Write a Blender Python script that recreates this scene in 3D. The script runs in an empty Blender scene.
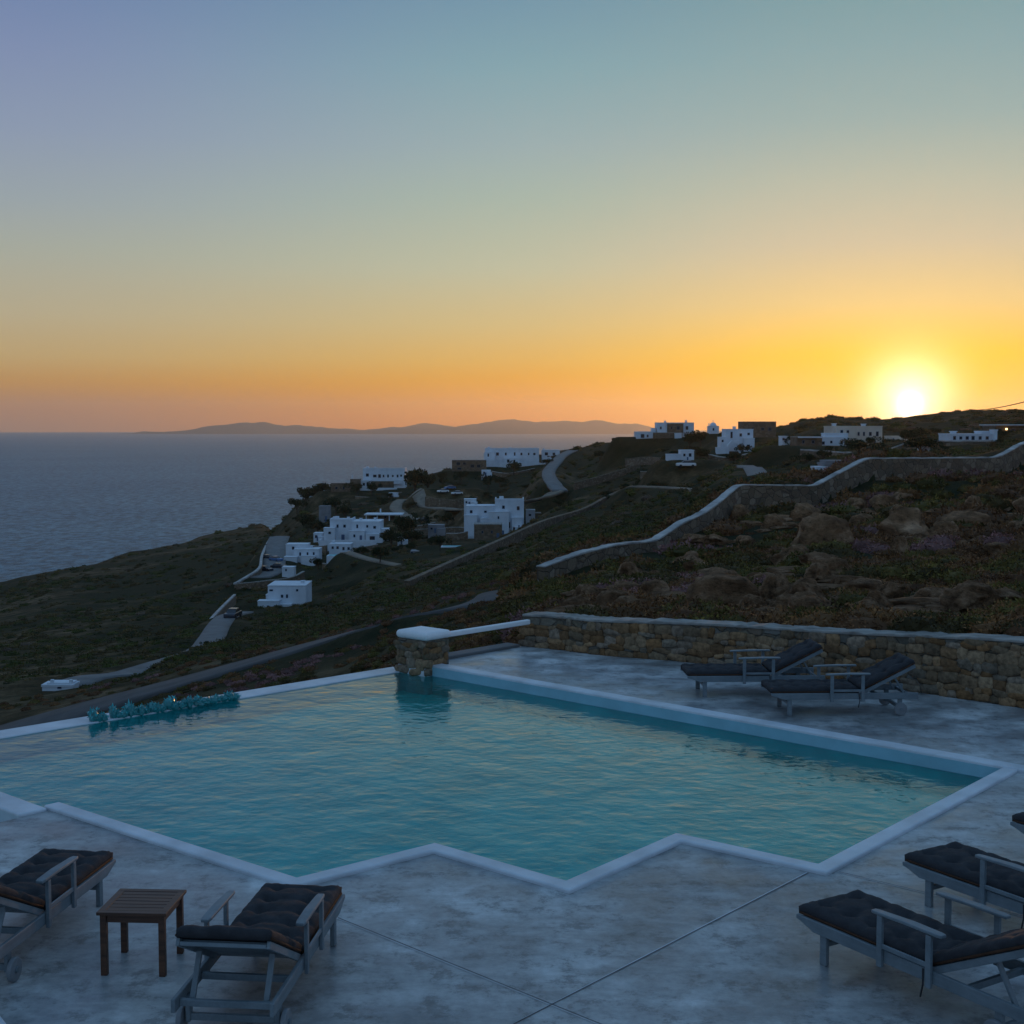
import bpy, bmesh, math, random
import numpy as np
from mathutils import Vector, Matrix, noise
random.seed(7); rng = np.random.default_rng(7)
C = bpy.data.collections.new('place'); bpy.context.scene.collection.children.link(C)
R = math.radians
HC, F, PY0 = 3.8, 1350.0, 427.0          # eye height over the deck, focal length in pixels, row of eye level
PITCH = math.atan((512-PY0)/F); CP, SP = math.cos(PITCH), math.sin(PITCH)
SEA = -80.0

# ---------------------------------------------------------------- surveying helpers
def ray(px, py):                          # direction of a sight line, scaled to 1 m of ground distance
    u = (px-512)/F; v = (512-py)/F
    x, y, z = u, CP+v*SP, -SP+v*CP
    return x/y, z/y
def G(px, py, z=0.0):
    rx, rz = ray(px, py); t = (z-HC)/rz
    return Vector((rx*t, t, z))
def W(px, py, Y):
    rx, rz = ray(px, py)
    return Vector((rx*Y, Y, HC+rz*Y))
def pix(x, y, z):
    z = z-HC; f = y*CP-z*SP; u = z*CP+y*SP
    return 512+F*x/f, 512-F*u/f

# ---------------------------------------------------------------- mesh helpers
class MB:
    def __init__(s): s.v = []; s.f = []
    def add(s, vs, fs):
        n = len(s.v); s.v += [tuple(v) for v in vs]; s.f += [tuple(i+n for i in f) for f in fs]; return s
    def box(s, x0, x1, y0, y1, z0, z1, M=None):
        vs = [Vector((x, y, z)) for z in (z0, z1) for x, y in ((x0,y0),(x1,y0),(x1,y1),(x0,y1))]
        if M: vs = [M @ v for v in vs]
        return s.add(vs, [(0,3,2,1),(4,5,6,7),(0,1,5,4),(1,2,6,5),(2,3,7,6),(3,0,4,7)])
    def bar(s, a, b, w, h, up=(0,0,1)):   # rectangular bar from a to b, w across, h along up
        a, b = Vector(a), Vector(b); d = (b-a).normalized(); up = Vector(up)
        sd = d.cross(up).normalized(); u = sd.cross(d).normalized()
        vs = [p+sd*i*w/2+u*j*h/2 for p in (a, b) for i, j in ((-1,-1),(1,-1),(1,1),(-1,1))]
        return s.add(vs, [(0,1,2,3),(7,6,5,4),(0,4,5,1),(1,5,6,2),(2,6,7,3),(3,7,4,0)])
    def tube(s, pts, rad, n=8):
        pts = [Vector(p) for p in pts]; vs = []; k = len(pts)
        rad = rad if isinstance(rad, (list, tuple)) else [rad]*k
        for i, p in enumerate(pts):
            d = (pts[min(i+1, k-1)]-pts[max(i-1, 0)]).normalized()
            a = d.cross(Vector((0,0,1)) if abs(d.z) < .9 else Vector((1,0,0))).normalized(); b = d.cross(a)
            vs += [p+(a*math.cos(t*2*math.pi/n)+b*math.sin(t*2*math.pi/n))*rad[i] for t in range(n)]
        fs = [(i*n+t, i*n+(t+1)%n, (i+1)*n+(t+1)%n, (i+1)*n+t) for i in range(k-1) for t in range(n)]
        fs += [tuple(range(n-1, -1, -1)), tuple((k-1)*n+t for t in range(n))]
        return s.add(vs, fs)
    def prism(s, poly, z0, z1):
        n = len(poly); vs = [(p[0], p[1], z0) for p in poly]+[(p[0], p[1], z1) for p in poly]
        return s.add(vs, [tuple(range(n-1, -1, -1)), tuple(range(n, 2*n))]+[(i, (i+1)%n, (i+1)%n+n, i+n) for i in range(n)])
    def build(s, name, mat, parent=None, bevel=0, smooth=False, seg=2):
        me = bpy.data.meshes.new(name); me.from_pydata(s.v, [], s.f)
        bm = bmesh.new(); bm.from_mesh(me); bmesh.ops.recalc_face_normals(bm, faces=bm.faces); bm.to_mesh(me); bm.free()
        me.materials.append(mat); o = bpy.data.objects.new(name, me); C.objects.link(o)
        if smooth: me.polygons.foreach_set('use_smooth', [True]*len(me.polygons))
        if bevel:
            m = o.modifiers.new('bevel', 'BEVEL'); m.width = bevel; m.segments = seg; m.limit_method = 'ANGLE'; m.angle_limit = R(35)
        if parent: o.parent = parent
        return o
def npmesh(name, V, T, mat, col=None, smooth=False, parent=None):
    me = bpy.data.meshes.new(name); V = np.asarray(V, np.float32); T = np.asarray(T, np.int32); k = T.shape[1]
    me.vertices.add(len(V)); me.vertices.foreach_set('co', V.ravel())
    me.loops.add(T.size); me.loops.foreach_set('vertex_index', T.ravel())
    me.polygons.add(len(T)); me.polygons.foreach_set('loop_start', np.arange(0, T.size, k, dtype=np.int32))
    me.update(calc_edges=True); me.validate()
    me.polygons.foreach_set('use_smooth', [smooth]*len(me.polygons))
    if col is not None:
        a = me.attributes.new('tint', 'FLOAT_COLOR', 'POINT'); c = np.ones((len(V), 4), np.float32); c[:, :3] = col
        a.data.foreach_set('color', c.ravel())
    me.materials.append(mat); o = bpy.data.objects.new(name, me); C.objects.link(o)
    if parent: o.parent = parent
    return o
def tag(o, label=None, cat=None, group=None, kind=None):
    if label: o['label'] = label
    if cat: o['category'] = cat
    if group: o['group'] = group
    if kind: o['kind'] = kind
    return o
def empty(name, loc=(0,0,0), rz=0, label=None, cat=None, group=None):
    o = bpy.data.objects.new(name, None); C.objects.link(o); o.location = loc; o.rotation_euler = (0,0,rz); o.empty_display_size = .2
    return tag(o, label, cat, group)
def copy_tree(o, parent=None):
    c = o.copy(); C.objects.link(c); c.parent = parent
    for ch in list(o.children): copy_tree(ch, c)
    return c

# ---------------------------------------------------------------- materials
def mat(name, build, disp=None):
    m = bpy.data.materials.new(name); m.use_nodes = True; nt = m.node_tree
    b = nt.nodes['Principled BSDF']; build(nt, b); return m
def N(nt, t, **kw):
    n = nt.nodes.new(t)
    for k, v in kw.items():
        if k.startswith('i_'): n.inputs[k[2:].replace('_', ' ')].default_value = v
        else: setattr(n, k, v)
    return n
def tc(nt, scale=(1,1,1), kind='Object'):
    t = N(nt, 'ShaderNodeTexCoord'); m = N(nt, 'ShaderNodeMapping'); m.inputs['Scale'].default_value = scale
    nt.links.new(t.outputs[kind], m.inputs['Vector']); return m.outputs['Vector']
def nz(nt, vec, scale, detail=5, rough=.55):
    n = N(nt, 'ShaderNodeTexNoise'); n.inputs['Scale'].default_value = scale; n.inputs['Detail'].default_value = detail; n.inputs['Roughness'].default_value = rough
    nt.links.new(vec, n.inputs['Vector']); return n.outputs['Fac']
def ramp(nt, fac, stops, interp='LINEAR'):
    r = N(nt, 'ShaderNodeValToRGB'); r.color_ramp.interpolation = interp; e = r.color_ramp.elements
    while len(e) < len(stops): e.new(.5)
    for i, (p, c) in enumerate(stops):
        e[i].position = p; e[i].color = (*c, 1) if len(c) == 3 else c
    nt.links.new(fac, r.inputs['Fac']); return r.outputs['Color']
def mixc(nt, fac, a, b, mode='MIX'):
    m = N(nt, 'ShaderNodeMix', data_type='RGBA', blend_type=mode)
    for s, v in ((m.inputs['Factor'], fac), (m.inputs[6], a), (m.inputs[7], b)):
        if hasattr(v, 'is_output'): nt.links.new(v, s)
        else: s.default_value = v if not isinstance(v, tuple) else (*v[:3], 1)
    return m.outputs[2]
def bump(nt, b, h, strength, dist):
    n = N(nt, 'ShaderNodeBump'); n.inputs['Strength'].default_value = strength; n.inputs['Distance'].default_value = dist
    nt.links.new(h, n.inputs['Height']); nt.links.new(n.outputs['Normal'], b.inputs['Normal']); return n
def simple(name, col, rough=.6, var=.25, scale=6, bmp=0, spec=.5, metal=0):
    def f(nt, b):
        v = tc(nt); h = nz(nt, v, scale)
        c = ramp(nt, h, [(.3, tuple(x*(1-var) for x in col)), (.7, tuple(min(1, x*(1+var)) for x in col))])
        nt.links.new(c, b.inputs['Base Color']); b.inputs['Roughness'].default_value = rough
        b.inputs['Specular IOR Level'].default_value = spec; b.inputs['Metallic'].default_value = metal
        if bmp: bump(nt, b, nz(nt, v, scale*5), .5, bmp)
    return mat(name, f)
def m_deck(nt, b):
    v = tc(nt); n1 = nz(nt, v, 1.5, 7, .62); n2 = nz(nt, v, .35, 4, .6); n3 = nz(nt, v, 9, 8, .7)
    a = ramp(nt, n1, [(.40, (.22, .235, .25)), (.5, (.30, .325, .34)), (.60, (.44, .465, .475))])
    c = mixc(nt, 1.0, a, ramp(nt, n2, [(.38, (.62,)*3), (.6, (1.25,)*3)]), 'MULTIPLY')
    n4 = nz(nt, v, 3.4, 12, .78); c = mixc(nt, .9, c, ramp(nt, n4, [(.41, (.45,)*3), (.47, (.95,)*3), (.60, (1.25,)*3)]), 'MULTIPLY')
    n5 = nz(nt, tc(nt, (1, 4, 1)), .9, 9, .7); c = mixc(nt, .6, c, ramp(nt, n5, [(.42, (.72,)*3), (.55, (1.08,)*3)]), 'MULTIPLY')
    c = mixc(nt, .22, c, ramp(nt, n3, [(.35, (.08, .09, .105)), (.65, (.40, .42, .43))]))
    nt.links.new(c, b.inputs['Base Color'])
    b.inputs['Specular IOR Level'].default_value = .4
    r = ramp(nt, n1, [(.4, (.30,)*3), (.6, (.55,)*3)]); nt.links.new(r, b.inputs['Roughness'])
    bump(nt, b, n3, .25, .004)
def m_stone(tones, mortar, sc, mw=.06, bd=.03, warp=.12):
    def f(nt, b):
        v = tc(nt, (1, 1, 1.5))
        w = N(nt, 'ShaderNodeTexNoise'); w.inputs['Scale'].default_value = sc*1.2; w.inputs['Detail'].default_value = 3; nt.links.new(v, w.inputs['Vector'])
        ad = N(nt, 'ShaderNodeVectorMath', operation='MULTIPLY_ADD'); nt.links.new(w.outputs['Color'], ad.inputs[0]); ad.inputs[1].default_value = (warp/sc*4,)*3; nt.links.new(v, ad.inputs[2])
        vo = N(nt, 'ShaderNodeTexVoronoi'); vo.inputs['Scale'].default_value = sc; nt.links.new(ad.outputs[0], vo.inputs['Vector'])
        ve = N(nt, 'ShaderNodeTexVoronoi', feature='DISTANCE_TO_EDGE'); ve.inputs['Scale'].default_value = sc; nt.links.new(ad.outputs[0], ve.inputs['Vector'])
        sp = N(nt, 'ShaderNodeSeparateColor'); nt.links.new(vo.outputs['Color'], sp.inputs[0])
        k = len(tones); c = ramp(nt, sp.outputs[0], [((i+.5)/k, t) for i, t in enumerate(tones)])
        fine = nz(nt, v, sc*5, 6, .65)
        c = mixc(nt, .55, c, ramp(nt, fine, [(.3, (.25,)*3), (.7, (.95,)*3)]), 'MULTIPLY')
        e = ramp(nt, ve.outputs['Distance'], [(0, (0,)*3), (mw, (1,)*3)])
        c = mixc(nt, e, mortar, c); nt.links.new(c, b.inputs['Base Color']); b.inputs['Roughness'].default_value = .9
        h = mixc(nt, .3, e, fine); bump(nt, b, h, 1, bd)
    return f
def m_ground(nt, b):
    v = tc(nt); n1 = nz(nt, v, .012, 6, .65); n2 = nz(nt, v, .16, 8, .7); n3 = nz(nt, v, 1.6, 6, .7)
    a = ramp(nt, n2, [(.36, (.026, .026, .011)), (.47, (.065, .047, .024)), (.56, (.13, .092, .052)), (.66, (.24, .17, .105))])
    c = mixc(nt, ramp(nt, n1, [(.36, (0,)*3), (.50, (1,)*3)]), a, ramp(nt, n2, [(.38, (.010, .017, .007)), (.62, (.030, .032, .014))]))
    c = mixc(nt, .6, c, ramp(nt, n3, [(.3, (.25,)*3), (.68, (1.2,)*3)]), 'MULTIPLY')
    nt.links.new(c, b.inputs['Base Color']); b.inputs['Roughness'].default_value = 1; b.inputs['Specular IOR Level'].default_value = .1
    bump(nt, b, n3, .8, .25)
def m_rock(nt, b):
    v = tc(nt); n1 = nz(nt, v, .7, 6, .6); n2 = nz(nt, v, 5, 9, .72)
    gm = N(nt, 'ShaderNodeTexMusgrave') if False else None
    a = ramp(nt, n1, [(.35, (.11, .06, .032)), (.5, (.27, .155, .085)), (.65, (.50, .32, .205))])
    c = mixc(nt, .7, a, ramp(nt, n2, [(.36, (.16,)*3), (.44, (.75,)*3), (.62, (1.2,)*3)]), 'MULTIPLY')  # crevice shade painted in: the bump noise also darkens the colour
    nt.links.new(c, b.inputs['Base Color']); b.inputs['Roughness'].default_value = .95; b.inputs['Specular IOR Level'].default_value = .15
    bump(nt, b, n2, 1, .22)
def m_leaf(nt, b):
    a = N(nt, 'ShaderNodeAttribute', attribute_name='tint'); v = tc(nt); n = nz(nt, v, 2.5, 4, .6)
    c = mixc(nt, .7, a.outputs['Color'], ramp(nt, n, [(.3, (.4,)*3), (.7, (1.25,)*3)]), 'MULTIPLY')
    nt.links.new(c, b.inputs['Base Color']); b.inputs['Roughness'].default_value = .85; b.inputs['Specular IOR Level'].default_value = .15
def m_sea(nt, b):
    v = tc(nt, (1, 1, 1)); n1 = nz(nt, tc(nt, (.6, .45, 1)), .16, 6, .62); n2 = nz(nt, tc(nt, (.7, 1, 1)), .0035, 4, .6)
    c = ramp(nt, n2, [(.35, (.075, .15, .195)), (.65, (.095, .18, .225))]); c = mixc(nt, .75, c, ramp(nt, nz(nt, tc(nt, (.6, .32, 1)), .24, 8, .75), [(.42, (.42,)*3), (.58, (1.75,)*3)]), 'MULTIPLY'); nt.links.new(c, b.inputs['Base Color'])
    b.inputs['Roughness'].default_value = .4; b.inputs['IOR'].default_value = 1.33; b.inputs['Specular IOR Level'].default_value = .09
    bump(nt, b, n1, 1, 5.0)
def m_water(nt, b):
    nt.nodes.remove(b); out = nt.nodes['Material Output']
    n1 = nz(nt, tc(nt, (1, 1, 1)), 2.3, 2, .5); n2 = nz(nt, tc(nt, (1, 1, 1)), 6.5, 3, .5); n0 = nz(nt, tc(nt), .45, 2, .5)
    h = mixc(nt, .28, n1, n2); h = mixc(nt, .35, h, n0)
    bp = N(nt, 'ShaderNodeBump'); bp.inputs['Strength'].default_value = 1; bp.inputs['Distance'].default_value = .042; nt.links.new(h, bp.inputs['Height'])
    fr = N(nt, 'ShaderNodeFresnel'); fr.inputs['IOR'].default_value = 1.5; nt.links.new(bp.outputs[0], fr.inputs['Normal'])
    gl = N(nt, 'ShaderNodeBsdfGlossy'); gl.inputs['Roughness'].default_value = .01; nt.links.new(bp.outputs[0], gl.inputs['Normal'])
    tr = N(nt, 'ShaderNodeBsdfTransparent'); tr.inputs['Color'].default_value = (.34, .95, .92, 1)
    mx = N(nt, 'ShaderNodeMixShader'); nt.links.new(fr.outputs[0], mx.inputs[0]); nt.links.new(tr.outputs[0], mx.inputs[1]); nt.links.new(gl.outputs[0], mx.inputs[2])
    nt.links.new(mx.outputs[0], out.inputs['Surface'])
def m_plaster(nt, b):
    v = tc(nt); n = nz(nt, v, 1.5, 6, .6); n2 = nz(nt, v, 14, 6, .6)
    nt.links.new(ramp(nt, n, [(.3, (.62, .65, .68)), (.7, (.80, .82, .84))]), b.inputs['Base Color']); b.inputs['Roughness'].default_value = .7; bump(nt, b, n2, .3, .01)
def m_wood(nt, b):
    v = tc(nt, (1, 12, 12)); n = nz(nt, v, 3.5, 6, .6); n2 = nz(nt, tc(nt), 3, 3)
    c = ramp(nt, n, [(.3, (.045, .018, .010)), (.7, (.115, .050, .026))]); c = mixc(nt, .3, c, ramp(nt, n2, [(.3, (.4,)*3), (.7, (1,)*3)]), 'MULTIPLY')
    nt.links.new(c, b.inputs['Base Color']); b.inputs['Roughness'].default_value = .5; bump(nt, b, n, .3, .003)
def m_cloth(col):
    def f(nt, b):
        v = tc(nt); n = nz(nt, v, 11, 5, .6); n2 = nz(nt, v, 260, 2)
        nt.links.new(ramp(nt, n, [(.3, tuple(c*.75 for c in col)), (.7, tuple(c*1.3 for c in col))]), b.inputs['Base Color'])
        b.inputs['Roughness'].default_value = .9; b.inputs['Specular IOR Level'].default_value = .2
        bump(nt, b, mixc(nt, .25, n, n2), .5, .012)
    return f
def m_paintwood(nt, b):
    v = tc(nt, (2, 18, 18)); n = nz(nt, v, 2.5, 6, .6); n2 = nz(nt, tc(nt), 4, 5, .65)
    c = ramp(nt, n2, [(.3, (.105, .14, .165)), (.7, (.18, .225, .255))]); c = mixc(nt, .4, c, ramp(nt, n, [(.3, (.6,)*3), (.65, (1,)*3)]), 'MULTIPLY')
    nt.links.new(c, b.inputs['Base Color']); b.inputs['Roughness'].default_value = .55; bump(nt, b, n, .35, .002)
def m_glass(nt, b):
    b.inputs['Base Color'].default_value = (.035, .32, .37, 1); b.inputs['Roughness'].default_value = .25
    b.inputs['Transmission Weight'].default_value = .25; b.inputs['IOR'].default_value = 1.45; bump(nt, b, nz(nt, tc(nt), 30, 4), .5, .01)
MT = dict(
 deck=mat('polished concrete', m_deck), plaster=mat('whitewash', m_plaster),
 kerb=simple('pale kerb plaster', (.50, .56, .62), .45, .18, 2.2, .003),
 lining=simple('blue lining', (.22, .44, .54), .5, .12, 2),
 tile=simple('pool lining', (.055, .60, .61), .6, .18, 1.5),
 stone=mat('terrace stone', m_stone([(.16,.12,.08), (.20,.18,.14), (.18,.12,.07), (.22,.22,.20), (.10,.09,.07), (.24,.20,.13)], (.11,.10,.08), 3.3, .08, .04)),
 farstone=mat('field stone', m_stone([(.16,.11,.07), (.24,.18,.12), (.12,.09,.06), (.28,.22,.16)], (.07,.05,.035), 1.5, .08, .06)),
 cap=simple('weathered coping', (.23, .225, .21), .85, .45, 3, .02), whitecap=simple('white coping', (.34, .33, .32), .9, .45, .9, .03),
 ground=mat('dry hillside', m_ground), rock=mat('weathered rock', m_rock), leaf=mat('foliage', m_leaf), sea=mat('sea water', m_sea),
 water=mat('pool water', m_water), asphalt=simple('asphalt', (.055, .055, .058), .85, .3, .7, .02), concrete=simple('concrete', (.13, .135, .14), .9, .25, .5, .02),
 dirt=simple('dirt track', (.17, .145, .115), 1, .3, .4, .03), wood=mat('teak', m_wood), grey=mat('grey painted wood', m_paintwood),
 cushion=mat('charcoal cushion cloth', m_cloth((.032, .033, .038))), cushglow=mat('painted cushion sunglow', m_cloth((.06, .03, .018))),  # brown edge colour stands in for sunlight on the cushion sides
 rubber=simple('wheel', (.16, .18, .20), .6), joint=simple('joint filler', (.12, .13, .15), .8), glass=mat('turquoise glass', m_glass),
 white=simple('house white', (.56, .62, .69), .8, .10, .5), pink=simple('cream house wall', (.58, .50, .42), .85, .12, .4), brown=mat('house stone', m_stone([(.16,.11,.07), (.22,.17,.12), (.12,.09,.06)], (.09,.07,.05), 1.2)),
 pane=simple('dark window glass', (.02, .025, .035), .15, .1, 1), frame=simple('blue window frame', (.05, .10, .20), .5), greyw=simple('cement render', (.20, .21, .23), .9, .2, .5),
 teal=simple('far pool', (.08, .40, .44), .6, .1, 1, 0, .2), island=simple('far island', (.06, .055, .05), 1, .2, .001), bark=simple('bark', (.06, .045, .032), .95, .3, 5),
 carw=simple('white car paint', (.7, .71, .73), .25, .03, 1), card=simple('dark car paint', (.03, .035, .05), .25, .1, 1), carb=simple('blue car paint', (.06, .14, .30), .25, .1, 1), tyre=simple('tyre', (.02, .02, .02), .8), cable=simple('cable', (.02, .02, .02), .6),
)
lm = bpy.data.materials.new('lit lamp'); lm.use_nodes = True; lb = lm.node_tree.nodes['Principled BSDF']
lb.inputs['Emission Color'].default_value = (1, .62, .25, 1); lb.inputs['Emission Strength'].default_value = 4; MT['lamp'] = lm

# ---------------------------------------------------------------- terrain
def zz(py, Y): return W(512, py, Y).z
COLS = {                                   # column of the view -> (distance, height) down that bearing
 -420: [(12,-4),(25,-6),(60,-13),(100,-19),(200,-36),(400,-64),(560,-80),(700,-110),(2500,-200)],
 -150: [(12,-4),(25,-6),(60,-12.5),(100,-18),(200,-33),(400,-58),(650,-81),(800,-110),(2500,-200)],
 0: [(12,-4),(25,-6),(45,-9.5),(70,745),(80,726),(95,703),(150,668),(250,640),(400,613),(600,592),(725,581),(760,-82),(900,-108),(2500,-200)],
 130: [(12,-4),(25,-5),(45,-8.5),(70,713),(80,698),(110,674),(150,656),(250,625),(400,600),(600,572),(900,549.5),(960,-84),(1200,-115),(2500,-200)],
 200: [(12,-4),(25,-5),(45,-8),(65,698),(80,678),(105,655),(150,640),(250,616),(400,583),(600,560),(850,545),(1050,-81),(1200,-110),(2500,-200)],
 262: [(12,-4),(25,-4.6),(45,-7.4),(62,690),(80,660),(100,648),(150,632),(250,610),(330,588),(430,560),(700,543),(1100,524),(1230,-84),(1500,-120),(2500,-200)],
 300: [(12,-4),(25,-4.4),(45,-7),(62,678),(79,650),(100,640),(150,624),(250,606),(330,582),(420,556),(550,522),(650,496),(720,-38),(900,-72),(1100,-100),(2500,-200)],
 345: [(12,-4),(25,-4),(45,-6.5),(62,668),(78,638),(100,628),(150,612),(250,590),(330,571),(400,552),(500,520),(600,492),(660,486),(740,-36),(900,-66),(1150,-100),(2500,-200)],
 400: [(12,-4),(25,-3),(40,-4.6),(60,648),(77,621),(100,611),(160,592),(250,571),(350,553),(420,537),(500,513),(600,488),(680,480),(750,-30),(950,-60),(1200,-100),(2500,-200)],
 450: [(12,-4),(24,-2.4),(36,656),(55,632),(76,606),(100,596),(160,580),(250,562),(350,547),(420,532),(500,506),(600,483),(690,470),(760,-27),(950,-60),(1250,-100),(2500,-200)],
 505: [(12,-4),(22,-1.8),(27,-1.4),(35,636),(50,612),(70,596),(85,584),(120,575),(200,556),(300,542),(390,529),(470,507),(600,481),(700,467),(780,465),(1000,-60),(1300,-100),(2500,-200)],
 560: [(12,-3),(24,617),(32,606),(42,594),(55,580),(62,571),(75,566),(100,558),(150,545),(250,527),(350,507),(450,489),(600,470),(700,453),(760,452),(1000,-55),(1400,-110),(2500,-200)],
 610: [(12,-3),(23,620),(32,602),(44,582),(55,569),(63,560),(75,553),(100,546),(150,533),(250,512),(350,494),(450,474),(560,456),(640,444),(720,445),(950,-45),(1400,-110),(2500,-200)],
 660: [(12,-3),(22.5,624),(32,600),(45,575),(56,560),(67,549),(80,545),(100,540),(150,524),(220,507),(300,493),(400,468),(500,445),(560,438),(650,438),(900,-40),(1400,-110),(2500,-200)],
 710: [(12,-3),(22,627),(30,603),(42,574),(56,550),(70,532),(76,524),(84,515),(100,507),(150,495),(220,485),(300,472),(400,453),(480,435),(560,434),(900,-35),(1400,-110),(2500,-200)],
 760: [(12,-3),(21,631),(28,605),(40,573),(55,545),(70,525),(80,514),(84,489),(100,486),(150,478),(220,468),(300,456),(400,439),(480,428),(600,429),(900,-30),(1400,-110),(2500,-200)],
 830: [(12,-3),(20,637),(28,600),(40,563),(55,533),(70,513),(84,500),(88,480),(104,477),(150,468),(220,456),(300,443),(400,426),(480,416.5),(600,418),(900,-20),(1400,-110),(2500,-200)],
 865: [(12,-3),(19.5,639),(28,600),(40,563),(55,532),(70,509),(90,480),(93,459),(110,458),(150,456),(220,450),(300,439),(400,424),(480,418.5),(600,420),(900,-20),(1400,-110),(2500,-200)],
 910: [(12,-3),(19.5,640),(28,600),(40,563),(55,530),(70,504),(92,475),(96,458),(110,457.5),(150,454),(220,448),(300,436),(400,420),(480,414.5),(600,418),(900,-20),(1400,-110),(2500,-200)],
 975: [(12,-3),(19,642),(27,600),(39,562),(54,527),(70,498),(95,472),(99,457),(115,456),(150,451),(220,443),(300,432),(400,417),(480,411),(600,414),(900,-14),(1400,-110),(2500,-200)],
 1024: [(12,-3),(18.5,645),(26,600),(38,561),(52,525),(70,492),(103,464),(107,445),(125,444),(160,441),(230,436),(300,428),(400,416),(480,410.5),(600,413),(900,-10),(1400,-110),(2500,-200)],
 1400: [(12,-3),(15,1.0),(26,1.2),(50,1.6),(100,3.5),(160,4),(300,6),(480,12),(600,12),(900,0),(1400,-60),(2500,-200)],
}
NY, ly0, ly1 = 420, math.log(11.0), math.log(2400.0)
LY = np.linspace(ly0, ly1, NY); YS = np.exp(LY)
A0 = np.concatenate([np.linspace(-1.6, -.46, 40)[:-1], np.linspace(-.46, .46, 520), np.linspace(.46, 1.6, 40)[1:]]); NA = len(A0)
cpx = sorted(COLS); prof = []
for c in cpx:
    ys = np.array([p[0] for p in COLS[c]], float); zs = np.array([p[1] if p[1] < 60 else zz(p[1], p[0]) for p in COLS[c]], float)
    prof.append(np.interp(YS, ys, zs))
prof = np.array(prof); ca = np.array([(c-512)/F/CP for c in cpx])
HT = np.array([np.interp(A0, ca, prof[:, j]) for j in range(NY)])        # [y, a]
def blur(M, n):
    for _ in range(n):
        M = np.concatenate([M[:1], (M[:-2]+2*M[1:-1]+M[2:])/4, M[-1:]]); M = np.concatenate([M[:, :1], (M[:, :-2]+2*M[:, 1:-1]+M[:, 2:])/4, M[:, -1:]], 1)
    return M
HT = blur(HT, 3)
XX = A0[None, :]*YS[:, None]; YY = np.repeat(YS[:, None], NA, 1)
for j in range(NY):                                                      # natural unevenness growing with distance
    Y = YS[j]
    if Y < 18: continue
    amp = .12+.004*Y if Y < 120 else min(.6+(Y-120)*.011, 4.5); sc = 1/(6+Y*.09)
    for i in range(39, NA-39):
        x = XX[j, i]
        n = noise.fractal((x*sc, Y*sc, 3.1), .9, 2.1, 5)
        HT[j, i] += n*amp*.5
def poly_dist(P, X, Y):                                                  # distance to a polyline and the height along it
    D = np.full(X.shape, 1e9); Z = np.zeros(X.shape)
    for a, b in zip(P[:-1], P[1:]):
        dx, dy = b[0]-a[0], b[1]-a[1]; L = dx*dx+dy*dy+1e-9
        t = np.clip(((X-a[0])*dx+(Y-a[1])*dy)/L, 0, 1); d = np.hypot(X-a[0]-t*dx, Y-a[1]-t*dy); z = a[2]+t*(b[2]-a[2])
        m = d < D; D = np.where(m, d, D); Z = np.where(m, z, Z)
    return D, Z
BLOCK = np.zeros(XX.shape)
def flatten(P, half, fall, block=True):
    global HT, BLOCK
    D, Z = poly_dist(P, XX, YY); w = np.clip(1-(D-half)/fall, 0, 1); w = w*w*(3-2*w)
    HT = HT*(1-w)+Z*w
    if block: BLOCK = np.maximum(BLOCK, (D < half+.3).astype(float))
def spline(P, n=8):
    P = [Vector(p) for p in P]; out = []
    for i in range(len(P)-1):
        p0, p1, p2, p3 = P[max(i-1, 0)], P[i], P[i+1], P[min(i+2, len(P)-1)]
        for k in range(n):
            t = k/n; out.append(.5*((2*p1)+(p2-p0)*t+(2*p0-5*p1+4*p2-p3)*t*t+(3*p1-p0-3*p2+p3)*t**3))
    return out+[P[-1]]
def height(x, y):
    a = x/y; i = np.interp(a, A0, np.arange(NA)); j = (math.log(max(y, 11.01))-ly0)/(ly1-ly0)*(NY-1)
    i0 = min(int(i), NA-2); j0 = min(int(j), NY-2); fi, fj = i-i0, j-j0
    return (HT[j0, i0]*(1-fi)+HT[j0, i0+1]*fi)*(1-fj)+(HT[j0+1, i0]*(1-fi)+HT[j0+1, i0+1]*fi)*fj
def heights(x, y, M=None):
    M = HT if M is None else M
    i = np.interp(x/y, A0, np.arange(NA)); j = (np.log(np.maximum(y, 11.01))-ly0)/(ly1-ly0)*(NY-1)
    i0 = np.clip(i.astype(int), 0, NA-2); j0 = np.clip(j.astype(int), 0, NY-2); fi, fj = i-i0, j-j0
    return (M[j0, i0]*(1-fi)+M[j0, i0+1]*fi)*(1-fj)+(M[j0+1, i0]*(1-fi)+M[j0+1, i0+1]*fi)*fj
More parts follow.
